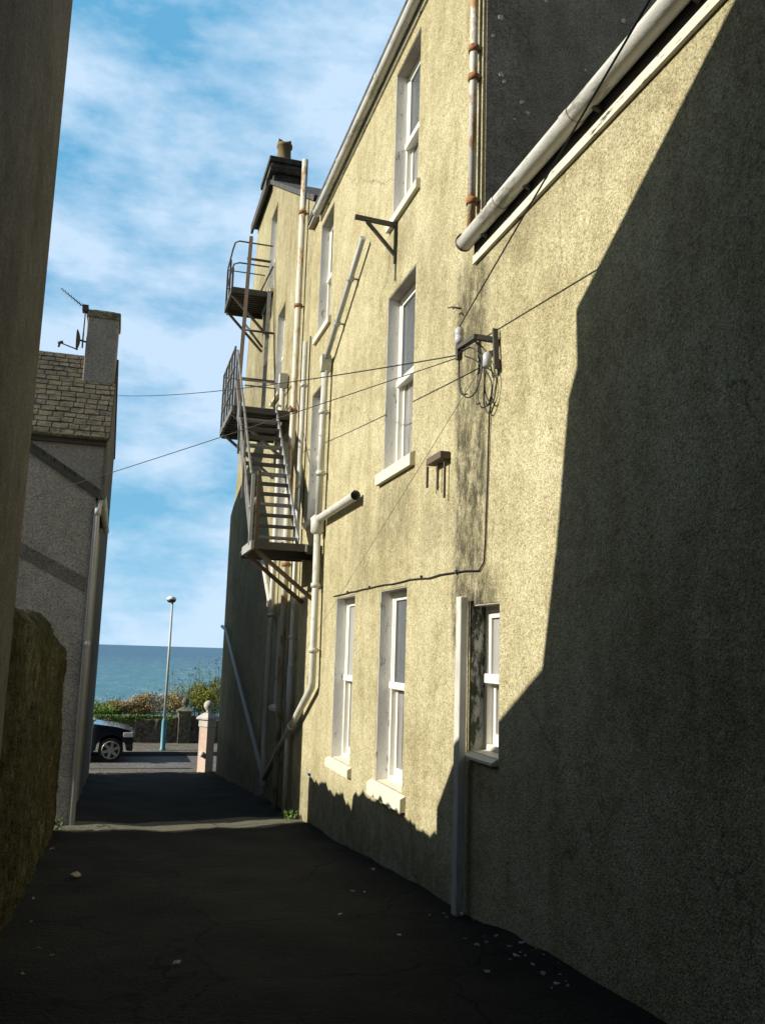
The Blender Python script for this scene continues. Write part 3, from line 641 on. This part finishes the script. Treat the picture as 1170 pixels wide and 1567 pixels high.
# tall posts that carry the top landing
MB().bar((2.16, 18.25, 8.92), (1.9, 16.9, MZ), .075).build('post', 'brownsteel', fe)
MB().bar((2.62, 18.25, UZ), (2.42, 16.9, MZ), .08).build('post', 'steel', fe)
rail('tie_bar', [(2.06, 17.75, 6.6), (2.69, 17.75, 6.6)], .025, 'darksteel')
rail('tie_bar', [(2.07, 17.8, 6.75), (2.45, 17.7, 6.25)], .025, 'darksteel')
rail('tie_bar', [(1.95, 17.2, MZ + 1.2), (2.66, 17.2, MZ + 1.2)], .02, 'darksteel')
MB().bar((2.3, 16.8, MZ + .05), (2.42, 16.85, MZ + .4), .06).build('brace', 'darksteel', fe)

# ------------------------------------------------------------------ brackets and cables on the wall
b1 = thing('wall_bracket', (WX, 8.96, 4.6), 'triangular steel bracket sticking out of the wall under the top window', 'bracket', None)
MB().bar((2.2, 8.96, 4.82), (2.7, 8.96, 4.80), .045).build('arm', 'darksteel', b1)
MB().bar((2.34, 8.96, 4.79), (2.68, 8.96, 4.44), .035).build('brace', 'darksteel', b1)
MB().bar((2.68, 8.96, 4.84), (2.68, 8.96, 4.34), .03).build('back_plate', 'darksteel', b1)
MB().bar((2.685, 8.96, 4.33), (2.685, 8.96, 4.14), .022).build('conduit_stub', 'palesteel', b1)
b2 = thing('vent_bracket', (WX, 7.3, 1.75), 'small rusty steel bracket with dark bars for its shadows, low on the wall beside the mid window', 'bracket')
MB().box(2.6, 2.695, 7.12, 7.5, 1.71, 1.775).build('plate', 'brownsteel', b2, bevel=.006)
for x, y, z in ((2.61, 7.48, 1.5), (2.66, 7.34, 1.46), (2.66, 7.16, 1.36)): MB().bar((x, y, 1.70), (x, y, z), .018).build('shadow_rod', 'brownsteel', b2)  # thin dark bars stand in for the shadow lines under the bracket
b3 = thing('cable_bracket', (WX, 6.3, 2.4), 'black steel cable bracket with grey insulator and coiled wires at the stained corner', 'bracket')
MB().bar((2.52, 6.5, 2.5), (2.52, 6.12, 2.47), .05, .035).bar((2.52, 6.14, 2.47), (2.69, 6.1, 2.45), .04).build('arm', 'darksteel', b3)
MB().bar((2.66, 6.09, 2.54), (2.66, 6.05, 2.2), .045, .022).build('back_plate', 'darksteel', b3, bevel=.004)
MB().lathe((2.52, 6.5, 2.53), [(.025, 0), (.038, .02), (.04, .06), (.033, .068), (.04, .08), (.038, .13), (.02, .15)], 16).build('insulator', 'greypipe', b3)
MB().bar((2.52, 6.5, 2.53), (2.52, 6.5, 2.4), .045).build('clamp', 'darksteel', b3)
MB().lathe((2.6, 6.1, 2.22), [(.02, 0), (.035, .01), (.035, .1), (.02, .12)], 12).build('junction_box', 'greypipe', b3)
def coil(pts, r=.006, n=7):
    # smooth the control points (Catmull-Rom)
    P = [Vector(p) for p in pts]; out = []
    for i in range(len(P) - 1):
        a, b, c, d = P[max(i - 1, 0)], P[i], P[i + 1], P[min(i + 2, len(P) - 1)]
        for k in range(6):
            u = k / 6; out.append(.5 * ((2 * b) + (c - a) * u + (2 * a - 5 * b + 4 * c - d) * u * u + (3 * b - a - 3 * c + d) * u ** 3))
    out.append(P[-1]); return MB().tube(out, r, n)
for pts in ([(2.52, 6.5, 2.45), (2.54, 6.52, 2.2), (2.56, 6.42, 2.06), (2.58, 6.25, 2.08), (2.6, 6.2, 2.3), (2.55, 6.3, 2.44), (2.52, 6.48, 2.45)],
            [(2.53, 6.52, 2.42), (2.56, 6.56, 2.15), (2.58, 6.45, 2.1)], [(2.55, 6.2, 2.45), (2.6, 6.17, 2.3), (2.64, 6.22, 2.05), (2.66, 6.12, 1.95), (2.66, 6.05, 2.1), (2.65, 6.08, 2.2)],
            [(2.6, 6.13, 2.2), (2.64, 6.25, 1.98), (2.67, 6.2, 1.88), (2.67, 6.1, 1.95)], [(2.55, 6.45, 2.42), (2.6, 6.25, 2.3), (2.64, 6.1, 2.1), (2.66, 6.2, 1.95), (2.67, 6.28, 2.0)],
            [(2.5, 6.48, 2.42), (2.55, 6.3, 2.5), (2.62, 6.15, 2.35), (2.66, 6.12, 2.15)]):
    coil(pts).build('wire_loop', 'cable', b3)
MB().tube([(2.69, 6.9, 3.02), (2.6, 6.92, 3.03)], .008, 6).tube([(2.62, 6.92, 3.03), (2.6, 6.99, 3.05)], .007, 6).tube([(2.62, 6.92, 3.03), (2.6, 6.86, 2.99)], .007, 6).build('wall_hook', 'darksteel', tall)
def span(name, a, b, sag, r, label, n=28):
    a, b = Vector(a), Vector(b); pts = [a.lerp(b, k / n) - Vector((0, 0, sag * 4 * (k / n) * (1 - k / n))) for k in range(n + 1)]
    return tag(MB().tube(pts, r, 6).build(name, 'cable'), label, 'cable')
span('overhead_cable', (2.52, 6.5, 2.44), (-.45, 21.6, 5.95), .12, .0062, 'higher of the two black cables crossing the alley to the slate-roofed house')
span('overhead_cable', (2.52, 6.5, 2.42), (-1.28, 13.12, 2.02), .02, .0045, 'lower thin cable crossing the alley to the grey gabled wing')
span('overhead_cable', (2.52, 6.52, 2.68), (-.58, -11.4, 2.3), -.06, .006, 'black cable rising past the big gutter towards the top of the picture')
cpts = [(2.66, 6.14, 2.0), (2.685, 6.24, 1.9), (2.688, 6.27, 1.4), (2.688, 6.3, .9), (2.688, 6.32, .72), (2.688, 6.42, .66)]
for k in range(17):
    y = 6.42 + (11.35 - 6.42) * (k + 1) / 17; cpts.append((2.688, y, .665 + .05 * min(1, (y - 6.4) / 2) + .006 * math.sin(k * 1.7) + .009 * random.uniform(-1, 1)))
tag(MB().tube(cpts, .007, 6).build('wall_cable', 'cable'), 'black cable clipped down the stained corner and along above the ground floor windows', 'cable')
for y in (6.9, 7.8, 9.6, 10.6): MB().box(2.678, 2.7, y, y + .025, .66 + .05 * min(1, (y - 6.4) / 2), .69 + .05 * min(1, (y - 6.4) / 2)).build('cable_clip', 'darksteel', tall)
MB().box(2.67, 2.7, 12.35, 12.42, -1.72, -1.69).build('blue_tag', 'bluetag', tall)

# ------------------------------------------------------------------ left side
lh = thing('brown_house', (-.55, -2, gz(-2)), 'brown-grey rendered house wall rising along the left edge, nearest on the left', 'house')
ZE = 3.84; YE = 4.9
MB().prism([(-13, BASE), (YE, BASE), (YE, ZE), (-3.9, ZE + 5.5), (-13, ZE)], 'x', -.95, -.52).build('wall', 'brown_cast', lh)
MB().box(-9, -.951, YE - .4, YE - .003, BASE, ZE - .1).build('end_wall', 'brown_cast', lh)
MB().box(-9, -.951, -13, -12.6, BASE, ZE).build('end_wall', 'brown_cast', lh)
MB().prism([(-13.1, ZE - .05), (-3.9, ZE + 5.5), (YE + .01, ZE - .05), (YE + .01, ZE + .02), (-3.9, ZE + 5.59), (-13.1, ZE + .03)], 'x', -9, -.5).build('roof', 'slate_dark', lh)
MB().prism([(YE + .002, gz(5) - .2), (7.35, gz(7) - .3), (7.35, .93), (7.0, 1.33), (6.05, 1.78), (5.4, 2.15), (5.2, 2.95), (5.03, 3.9), (YE + .002, 4.1)], 'x', -3.2, -1.7).build('shadow_block', 'brown_cast', lh)  # unseen block, added and shaped to cast the ramped shadow on the opposite wall
# mossy boundary wall with uneven top
sw = MB(); nseg = 130
def wtop(y):
    z = .2 if y < 7.6 else (.22 if y < 10.12 else .0)
    if y > 8.9 and y < 10.12: z = .21 - .05 * (y - 8.9)
    return z + .035 * math.sin(y * 5.1) * math.sin(y * 2.3) + .03 * math.sin(y * 13.7 + 1) * math.sin(y * 7.9)
cols_ = 9
for i in range(nseg + 1):
    y = 4.85 + (12.5 - 4.85) * i / nseg; zt = wtop(y); zb = gz(y) - .25
    prof = [(-.59, zb)] + [(-.6 - .04 * k / 22 - .022 * math.sin(y * 9 + k * 1.3) * math.sin(k * .9 + y * 4), zb + (zt - .1 - zb) * (k / 22)) for k in range(1, 23)] + [(-.72, zt), (-.85, zt + .03), (-1.0, zt - .05), (-1.06, zt - .3), (-1.06, zb)]
    for q in prof:
        j = .02
        sw.v.append(Vector((q[0] + random.uniform(-j, j), y + random.uniform(-j, j) * .5, q[1] + random.uniform(-j, j))))
m = 28
for i in range(nseg):
    for k in range(m - 1):
        sw.f.append((i * m + k, i * m + k + 1, (i + 1) * m + k + 1, (i + 1) * m + k)); sw.sm.append(True)
sw.f.append(tuple(range(m))); sw.sm.append(False); sw.f.append(tuple(nseg * m + k for k in range(m))[::-1]); sw.sm.append(False)
tag(sw.build('boundary_wall', 'mossy'), 'mossy green-brown garden wall with crumbling top, low on the left', 'wall')
# slate-roofed house and its gabled wing
XL = -.46
hh = thing('slate_roof_house', (XL, 20, gz(20)), 'grey house with mossy slate roof and end chimney on the left, behind its gabled wing', 'house')
wy0, wy1 = 13.15, 17.3
MB().prism([(-6, BASE), (XL, BASE), (XL, 2.12), (-2.0, 3.06), (-6, 1.0)], 'y', wy0, wy1).build('wing_wall', 'grey_cast', hh)
MB().prism([(XL + .07, 2.12), (-2.0, 3.11), (-6.1, 1.0), (-6.1, 1.07), (-2.0, 3.19), (XL + .07, 2.19)], 'y', wy0 - .05, wy1 - .01).build('wing_roof', 'slate_dark', hh)
MB().prism([(XL + .06, 2.05), (XL + .06, 2.14), (-2.0, 3.105), (-2.0, 3.045)], 'y', wy0 - .06, wy0 - .004).build('verge_board', 'darksteel', hh)
MB().halfround([(XL + .1, wy0 - .1, 2.1), (XL + .1, wy1, 2.1)], .055).build('gutter', 'gutter', hh)
pd = MB().tube([(XL + .08, wy0 - .02, 2.05), (XL + .05, wy0 - .04, 1.85), (XL + .05, wy0 - .04, gz(wy0))], .035, 10).build('downpipe', 'greypipe', hh)
pd['label'] = 'grey corner downpipe'
MB().tube([(XL + .05, wy0 - .04, 1.82), (XL + .05, wy0 - .04, 1.92)], .05, 10).tube([(XL + .05, wy0 - .04, -.05), (XL + .05, wy0 - .04, .03)], .045, 10).build('pipe_clip', 'greypipe', pd)
# raised dark band painting a slanting step of shade across the wing gable
MB().prism([(-1.7, 1.32), (-.5, .72), (-.5, .92), (-1.7, 1.52)], 'y', wy0 - .012, wy0 - .001).build('shade_band', 'shade_grey', hh)
# main block
hy0, hy1, ze, yr, zr, zb_ = 17.3, 24.6, 3.93, 19.6, 6.12, 5.0
MB().prism([(hy0, BASE), (hy1, BASE), (hy1, zb_), (yr, zr), (hy0, ze)], 'x', XL - .06, XL).build('gable_wall', 'brown_cast', hh)
MB().prism([(-9, 1.2), (XL - .061, 1.2), (XL - .061, ze), (-9, ze)], 'y', hy0 + .003, hy0 + .4).build('front_wall', 'grey_house', hh)
MB().box(-9, XL - .4, hy1 - .4, hy1, BASE, zb_).box(-9.4, -9, hy0, hy1, BASE, zb_).build('back_wall', 'grey_house', hh)
MB().prism([(hy0 - .14, ze - .12), (hy0 - .14, ze - .06), (yr, zr + .09), (hy1 + .1, zb_ + .06), (hy1 + .1, zb_), (yr, zr + .0), (hy0, ze - .02)], 'x', -9, XL + .03).build('roof', 'slate_left', hh)
# thick lower edges of slates as real steps
for k in range(15):
    f = (k + .5) / 15.5; y = hy0 - .12 + (yr - hy0) * f; z = ze - .04 + (zr - ze + .09) * f
st = MB()
for k in range(16):
    f = k / 16; y = hy0 - .14 + (yr - hy0 + .14) * f; z = ze - .06 + (zr + .09 - ze + .06) * f; sl = (zr - ze + .15) / (yr - hy0 + .14)
    xx = -5.0
    while xx < XL + .0:
        wd = random.uniform(.2, .3); x2 = min(xx + wd, XL + .035); d = random.uniform(-.014, .014); th = random.uniform(.02, .042)
        ya, yb = y + d - .02, y + .155
        st.add([(xx, ya, z + (ya - y) * sl + th), (x2 - .02, ya, z + (ya - y) * sl + th + random.uniform(-.006, .006)), (x2 - .02, yb, z + (yb - y) * sl + .006), (xx, yb, z + (yb - y) * sl + .006),
                (xx, ya, z + (ya - y) * sl - .01), (x2 - .02, ya, z + (ya - y) * sl - .01)], [(0, 1, 2, 3), (0, 4, 5, 1), (0, 3, 4), (1, 5, 2)])
        xx = x2
        if x2 >= XL + .03: break
st.build('slates', 'loose_slate', hh)
MB().halfround([(-9, hy0 - .18, ze - .06), (XL - .0, hy0 - .18, ze - .06)], .06).build('gutter', 'coping', hh)
MB().box(-9, XL - .02, hy0 - .1, hy0 - .002, ze - .2, ze - .1).build('eaves_board', 'darksteel', hh)
f = MB().box(-2.4, -1.68, hy0 - .03, hy0 + .002, 3.0, 3.62).build('window', 'upvc', hh)
MB().box(-2.35, -1.73, hy0 - .036, hy0 - .0305, 3.05, 3.57).build('pane', glass('teal_reflecting_pane', (.05, .12, .13)), f)
cx0, cx1, cy0, cy1 = -1.1, -.47, 18.75, 19.6
chm = MB().box(cx0, cx1, cy0, cy1, 5.1, 6.85).build('chimney', 'grey_house', hh, bevel=.015)
MB().box(cx0 - .03, cx1 + .03, cy0 - .04, cy1 + .04, 6.8, 6.97).build('chimney_cap', 'coping', chm, bevel=.03)
MB().box(cx0 - .08, cx1 + .01, cy0 - .03, cy0 - .001, 5.12, 5.34).build('flashing', 'lead', chm)
MB().box(cx0 + .1, cx1 - .1, cy0 + .1, cy1 - .1, 6.97, 7.02).build('flaunching', 'coping', chm)
# aerial and dish fixed on the chimney
ae = thing('tv_aerial', (-1.13, 18.75, 6.6), 'thin tv aerial on the corner of the grey chimney, pointing up left', 'aerial')
MB().tube([(-1.16, 18.73, 6.3), (-1.16, 18.73, 7.05)], .014, 8).build('mast', 'darksteel', ae)
MB().tube([(-1.1, 18.73, 6.93), (-1.68, 18.73, 7.34)], .012, 6).build('boom', 'darksteel', ae)
for k in range(9):
    f = k / 8; x = -1.16 - .48 * f; z = 6.975 + .34 * f; l = .16 - .05 * f
    MB().tube([(x, 18.73 - l, z), (x, 18.73 + l, z)], .005, 5).build('element', 'darksteel', ae)
MB().box(-1.22, -1.1, 18.62, 18.84, 6.9, 7.02).build('reflector', 'darksteel', ae)
di = thing('satellite_dish', (-1.15, 18.72, 6.3), 'small dark satellite dish seen edge on below the aerial', 'satellite dish')
dm = MB(); pf = [(.0, 0), (.08, .006), (.16, .03), (.22, .06)]
vs = []
for (r, h) in pf:
    for k in range(20):
        a = 2 * math.pi * k / 20; vs.append(Vector((-1.22 - h - .0, 18.68 + r * math.cos(a), 6.25 + r * math.sin(a))))
vs2 = [v + Vector((.012, 0, 0)) for v in vs]
fs = [(i * 20 + k, i * 20 + (k + 1) % 20, (i + 1) * 20 + (k + 1) % 20, (i + 1) * 20 + k) for i in range(3) for k in range(20)]
dm.add(vs, fs, True).add(vs2, fs, True); dm.build('reflector', 'darksteel', di)
MB().tube([(-1.24, 18.68, 6.04), (-1.45, 18.68, 6.1), (-1.58, 18.68, 6.14)], .013, 6).build('feed_arm', 'darksteel', di)
MB().tube([(-1.54, 18.68, 6.17), (-1.64, 18.68, 6.13)], .032, 8).tube([(-1.6, 18.68, 6.15), (-1.62, 18.68, 6.05)], .022, 8).build('receiver', 'darksteel', di)
MB().tube([(-1.21, 18.68, 6.25), (-1.1, 18.75, 6.25)], .022, 8).tube([(-1.16, 18.72, 6.1), (-1.16, 18.72, 6.45)], .016, 8).build('mount', 'darksteel', di)

# ------------------------------------------------------------------ street beyond the alley
def pillar(name, x, y, zb, h, w, label, mb_, ms, group=None):
    p = thing(name, (x, y, zb), label, 'gate pillar', group)
    MB().box(x - w / 2, x + w / 2, y - w / 2, y + w / 2, zb - .3, zb + h - .3).build('shaft', mb_, p, bevel=.01)
    MB().box(x - w / 2 - .02, x + w / 2 + .02, y - w / 2 - .02, y + w / 2 + .02, zb + h - .3, zb + h - .1).build('neck', 'gate_stone' if ms == 'gate_stone' else ms, p, bevel=.01)
    c = MB(); a = w / 2 + .07; b = .08
    c.box(x - a, x + a, y - a, y + a, zb + h - .1, zb + h - .05)
    z0, z1 = zb + h - .05, zb + h + .07
    c.add([(x - a, y - a, z0), (x + a, y - a, z0), (x + a, y + a, z0), (x - a, y + a, z0), (x - b, y - b, z1), (x + b, y - b, z1), (x + b, y + b, z1), (x - b, y + b, z1)],
          [(0, 1, 5, 4), (1, 2, 6, 5), (2, 3, 7, 6), (3, 0, 4, 7), (4, 5, 6, 7)])
    c.build('cap', ms, p)
    MB().lathe((x, y, z1), [(.07, 0), (.05, .03), (.045, .06), (.09, .1), (.125, .16), (.13, .2), (.11, .27), (.06, .315), (.01, .33)], 18).build('ball_finial', ms, p)
    return p
gp = pillar('gate_pillar', 2.52, 24.95, gz(24.9), 1.5, .3, 'pink and white gate pillar with ball finial at the dark house corner', 'gate_pink', 'gate_stone')
MB().ball((2.34, 24.9, gz(24.9) + .48), .08, 12, 8).build('boss', 'gate_stone', gp)
gp.rotation_euler.z = R(40)
pillar('gate_pillar', -.66, 25.95, gz(25.7), 1.42, .36, 'white capped pillar peeping out behind the left house corner above the car bonnet', 'gate_stone', 'gate_stone')
pillar('gate_pillar', 2.5, 32.9, -3.42, 1.2, .42, 'grey rubble pillar with stone ball in the roadside wall beyond the lamp', 'rubble', 'coping')
# roadside wall: individual rubble stones are in its surface, uneven top
rwm = MB(); nn = 220
for i in range(nn + 1):
    x = -14 + 34 * i / nn; zt = -2.5 + .05 * math.sin(x * 3.1) + random.uniform(-.03, .03)
    for q in [(33.0, -3.6), (33.02, -3.1), (33.03, zt - .08), (33.1, zt), (33.3, zt), (33.38, -3.6)]:
        rwm.v.append(Vector((x, q[0] + random.uniform(-.02, .02), q[1])))
for i in range(nn):
    for k in range(5):
        rwm.f.append((i * 6 + k, i * 6 + k + 1, (i + 1) * 6 + k + 1, (i + 1) * 6 + k)); rwm.sm.append(False)
tag(rwm.build('roadside_wall', 'rubble'), 'low grey rubble wall along the far side of the road under the bushes', 'wall')
# street lamp
lp = thing('street_lamp', (1.68, 30.6, RZ + .12), 'tall thin street lamp with turquoise base and round head against the sea', 'street lamp')
MB().lathe((1.68, 30.6, RZ + .1), [(.11, 0), (.11, .05), (.085, .08), (.085, .95), (.06, 1.02), (.05, 1.05)], 16).build('base', 'blue_paint', lp)
MB().tube([(1.68, 30.6, RZ + 1.1), (1.68, 30.6, 1.5)], [.05, .032], 12).build('pole', 'lamp_grey', lp)
MB().lathe((1.64, 30.6, 1.5), [(.04, -.06), (.1, -.05), (.15, .0), (.16, .04)], 18).build('bowl', 'lamp_under', lp)
MB().lathe((1.64, 30.6, 1.54), [(.165, 0), (.16, .04), (.12, .09), (.05, .12), (.01, .125)], 18).build('cap', 'lamp_top', lp)
# car
car = thing('parked_car', (-1.5, 29.3, RZ), 'dark navy off-road car with alloy wheels, its bonnet showing past the left house', 'car')
def C(x, z): return (.66 + x, RZ + z)
WC1, WC2 = (-.62, .37), (-3.35, .37); WRr = .44
def arch(cx, n=9): return [C(cx + WRr * math.cos(math.pi * k / n), .37 + WRr * math.sin(math.pi * k / n)) for k in range(n + 1)]
side = [C(0.0, .42), C(.02, .62), C(-.02, .82), C(-.1, .95), C(-.5, 1.05), C(-1.15, 1.13), C(-1.28, 1.15), C(-4.1, 1.12), C(-4.22, .9), C(-4.22, .45), C(-4.1, .36)]
side += arch(WC2[0])[::-1] + [C(-2.85, .3), C(-1.15, .3)] + arch(WC1[0])[::-1] + [C(-.12, .34)]
body = MB().prism(side, 'y', 28.45, 30.2).build('body', 'carpaint', car, bevel=.07)
gh_ = MB()
lo = [C(-1.15, 1.1), C(-4.1, 1.1)]; hi = [C(-1.85, 1.7), C(-3.95, 1.7)]
def gv(p, y): return (p[0], y, p[1])
gh_.add([gv(lo[0], 28.5), gv(lo[1], 28.5), gv(lo[1], 30.15), gv(lo[0], 30.15), gv(hi[0], 28.65), gv(hi[1], 28.65), gv(hi[1], 30.0), gv(hi[0], 30.0)],
        [(0, 1, 5, 4), (1, 2, 6, 5), (2, 3, 7, 6), (3, 0, 4, 7)])
gh_.build('windows', 'pane_dark', car, bevel=.03)
MB().box(C(-3.98, 0)[0], C(-1.82, 0)[0], 28.63, 30.02, RZ + 1.68, RZ + 1.76).build('roof', 'carpaint', car, bevel=.03)
for x in (-2.0, -2.95, -3.9): MB().bar(gv(C(x + .25, 1.1), 28.49), gv(C(x, 1.7), 28.63), .07, .04).build('pillar', 'carpaint', car)
for cx in (WC1, WC2):
    for yy, s in ((28.43, 1), (30.22, -1)):
        c = C(*cx); y1, y2 = sorted((yy, yy + s * .24))
        wh = MB().tube([(c[0], y1, c[1]), (c[0], y1 + .04, c[1]), (c[0], y2 - .04, c[1]), (c[0], y2, c[1])], [.33, .365, .365, .33], 28); wh = wh.build('wheel', 'tyre', car)
        rm = MB().tube([(c[0], yy - s * .004, c[1]), (c[0], yy + s * .02, c[1])], .1, 16)
        for k in range(6):
            a = k * math.pi / 3 + .3
            rm.bar((c[0], yy - s * .006, c[1]), (c[0] + .235 * math.cos(a), yy - s * .002, c[1] + .235 * math.sin(a)), .02, .085, up=(-math.sin(a), 0, math.cos(a)))
        ring = [(c[0] + .25 * math.cos(2 * math.pi * k / 24), yy - s * .004, c[1] + .25 * math.sin(2 * math.pi * k / 24)) for k in range(25)]
        rm.tube(ring, .018, 6); rm.build('rim', 'alloy', wh)
MB().box(C(-.13, 0)[0], C(.02, 0)[0], 28.5, 30.15, RZ + .33, RZ + .5).build('bumper', 'trim', car, bevel=.03)
for y in (28.44, 29.85):
    MB().box(C(-.3, 0)[0], C(.005, 0)[0], y, y + .36, RZ + .74, RZ + .9).build('headlight', 'lens', car, bevel=.03)
MB().box(C(.0, 0)[0], C(.035, 0)[0], 28.85, 29.8, RZ + .66, RZ + .85).build('grille', 'trim', car, bevel=.01)
MB().box(C(-1.62, 0)[0], C(-1.42, 0)[0], 28.22, 28.42, RZ + 1.1, RZ + 1.27).build('mirror', 'carpaint', car, bevel=.03)
for x in (-2.2, -3.2): MB().box(C(x, 0)[0], C(x + .16, 0)[0], 28.42, 28.45, RZ + .92, RZ + .95).build('door_handle', 'trim', car)
MB().box(C(-2.6, 0)[0], C(-2.585, 0)[0], 28.44, 28.448, RZ + .4, RZ + 1.08).box(C(-1.42, 0)[0], C(-1.405, 0)[0], 28.44, 28.448, RZ + .4, RZ + 1.08).build('door', 'trim', car)

# bushes on the seaward side of the wall
def bush(name, cx, cy, rx, ry, z0, h, n, size, mat, label, spikes=0, smat='bush_green'):
    m = MB(); pts = []
    lobes = [(cx + random.uniform(-.8, .8) * rx, cy + random.uniform(-.6, .6) * ry, z0 + h * random.uniform(.35, .72), random.uniform(.25, .5) * rx) for _ in range(14)]
    for i in range(n):
        l = random.choice(lobes); d = Vector((random.gauss(0, 1), random.gauss(0, 1), random.gauss(0, 1))).normalized(); q = l[3] * random.uniform(.55, 1.08)
        p = Vector((l[0] + d.x * q, l[1] + d.y * q * ry / rx, l[2] + d.z * q * .62 * h / rx))
        if p.z > z0 - .6: pts.append(p)
    b = thing(name, (cx, cy, z0), label, 'bush', 'bushes above the roadside wall')
    m.leaves(pts, size); m.build('leaves', mat, b)
    tw = MB()
    for i in range(16 + spikes):
        x = cx + random.uniform(-1, 1) * rx; y = cy + random.uniform(-1, 1) * ry; top = z0 + h * random.uniform(.75, 1.12)
        a = Vector((x, y, z0 - .3)); c = Vector((x + random.uniform(-.2, .2), y, top)); tw.tube([a, a.lerp(c, .5) + Vector((.05, 0, 0)), c], [.012, .009, .004], 5)
        for k in range(5 if i >= 16 else 0):
            tw.tube([c, c + Vector((random.uniform(-.09, .09), random.uniform(-.09, .09), random.uniform(.0, .09)))], .006, 4)
    tw.build('twigs', 'twig', b)
    if spikes:
        m2 = MB(); q = []
        for i in range(spikes * 26):
            x = cx + random.uniform(-1, 1) * rx; q.append((x, cy + random.uniform(-1, 1) * ry, z0 + h * random.uniform(.8, 1.18) * (1 + .0 * x)))
        m2.leaves(q, size * .8); m2.build('shoots', smat, b, kind='stuff')
    return b
bush('overgrown_bush', 4.6, 34.4, 1.7, .8, -2.9, 2.15, 13000, .045, 'bush_green', 'tallest green bush above the roadside wall, next to the dark house corner', 14)
bush('overgrown_bush', 3.0, 34.3, 1.0, .7, -2.9, 1.75, 9000, .042, 'bush_green', 'yellow-green bush behind the lamp post and ball pillar', 12)
bush('dry_bush', 1.6, 34.2, 1.0, .6, -2.8, 1.15, 7500, .042, 'bush_dry', 'brown dried bush left of the lamp post', 5, 'bush_dry')
bush('dry_bush', .5, 34.2, .9, .6, -2.8, .85, 6500, .042, 'bush_dry', 'low straw-coloured bush above the car headlight', 3, 'bush_dry')
bush('green_bush', -.45, 34.0, .8, .6, -2.8, .78, 5000, .045, 'bush_lush', 'bright green bush at the left above the car bonnet', 4, 'bush_lush')
bush('overgrown_bush', -3.2, 34.4, 2.2, .8, -2.9, 1.1, 5000, .05, 'bush_green', 'bush hidden mostly by the left house and the car roof', 0)
bush('overgrown_bush', 8.0, 34.6, 2.4, .8, -2.9, 2.0, 6000, .05, 'bush_green', 'bush hidden mostly behind the dark house corner', 0)
cr = MB(); q = []
for i in range(2600):
    x = random.uniform(-.6, 2.1); d = random.random() ** 1.6; q.append((x, 32.97 - random.uniform(0, .1), -2.48 - d * (.12 + .2 * max(0, math.sin(x * 3.3 + .5)))))
cr.leaves(q, .04); tag(cr.build('creeper', 'bush_lush'), 'green creeper hanging over the top of the roadside wall', 'creeper')

# weeds and litter
wd = thing('weed', (2.62, 13.0, gz(13)), 'small bright green weed at the foot of the lit ochre wall', 'weed')
q = [(2.6 + random.uniform(-.12, .05), 12.95 + random.uniform(-.16, .16), gz(13) + random.uniform(0, .13)) for _ in range(120)]
MB().leaves(q, .035, 1.8, .8).build('leaves', 'leaf', wd)
for k in range(5): MB().tube([(2.62, 12.95 + .04 * k, gz(13)), (2.58, 12.9 + .06 * k, gz(13) + .12)], .004, 5).build('stem', 'leaf', wd)
wd2 = thing('weed', (-.6, 12.7, gz(12.7)), 'dark weed clump at the end of the mossy garden wall', 'weed')
q = [(-.6 + random.uniform(-.12, .1), 12.6 + random.uniform(-.25, .2), gz(12.7) + random.uniform(0, .16)) for _ in range(90)]
MB().leaves(q, .028, 1.8, .8).build('leaves', 'leaf', wd2)
def litter(name, x, y, s, mat, label, group):
    z = gh(x, y) + .012 + (.05 if x > 2.3 else 0); m = MB(); a = random.uniform(0, 6.28); n = 7; c, sn = math.cos(a), math.sin(a)
    top = []
    for k in range(n):
        t = 2 * math.pi * k / n; r = s * random.uniform(.55, 1.1); u, v = r * math.cos(t), r * .5 * math.sin(t)
        top.append((x + u * c - v * sn, y + u * sn + v * c, z + random.uniform(0, .35) * s))
    m.add(top + [(p[0], p[1], p[2] - .004) for p in top] + [(x, y, z + .3 * s)], [(k, (k + 1) % n, 2 * n) for k in range(n)] + [(k, (k + 1) % n, n + (k + 1) % n, n + k) for k in range(n)])
    tag(m.build(name, mat), label, 'litter' if mat == 'papr' else 'leaf', group)
litter('crumpled_leaf', -.21, 8.9, .1, 'dryleaf', 'largest pale crumpled leaf on the ground by the mossy wall', 'pale leaves on the alley ground')
litter('crumpled_leaf', .48, 5.69, .045, 'dryleaf', 'single pale leaf in the middle of the near alley ground', 'pale leaves on the alley ground')
litter('crumpled_leaf', 2.43, 8.25, .05, 'dryleaf', 'pale leaf on the ground under the large ground floor window', 'pale leaves on the alley ground')
for x, y, s in [(-.53, 10.87, .05), (-.34, 6.38, .025), (-.25, 6.19, .02), (-.38, 5.71, .025), (-.5, 8.0, .03), (-.45, 7.2, .02)]:
    litter('fallen_leaf', x, y, s, 'dryleaf', 'small dry leaf on the shaded ground along the mossy garden wall', 'small leaves along the garden wall')
for x, y, s in [(2.11, 7.77, .025), (2.21, 7.74, .02), (1.75, 6.77, .025), (2.32, 5.49, .03), (2.24, 5.15, .028), (2.44, 5.17, .03), (2.41, 4.77, .035), (2.4, 4.59, .025), (2.5, 6.2, .03), (2.55, 5.9, .025), (2.5, 5.6, .035), (2.56, 5.35, .03), (2.47, 5.0, .025), (2.0, 6.1, .02)] + [(random.uniform(2.3, 2.62), random.uniform(4.4, 6.4), random.uniform(.008, .018)) for _ in range(22)]:
    litter('fallen_leaf', x, y, s, random.choice(['dryleaf', 'dryleaf', 'papr']), 'small pale scrap on the shaded ground along the right wall', 'small scraps along the right wall')
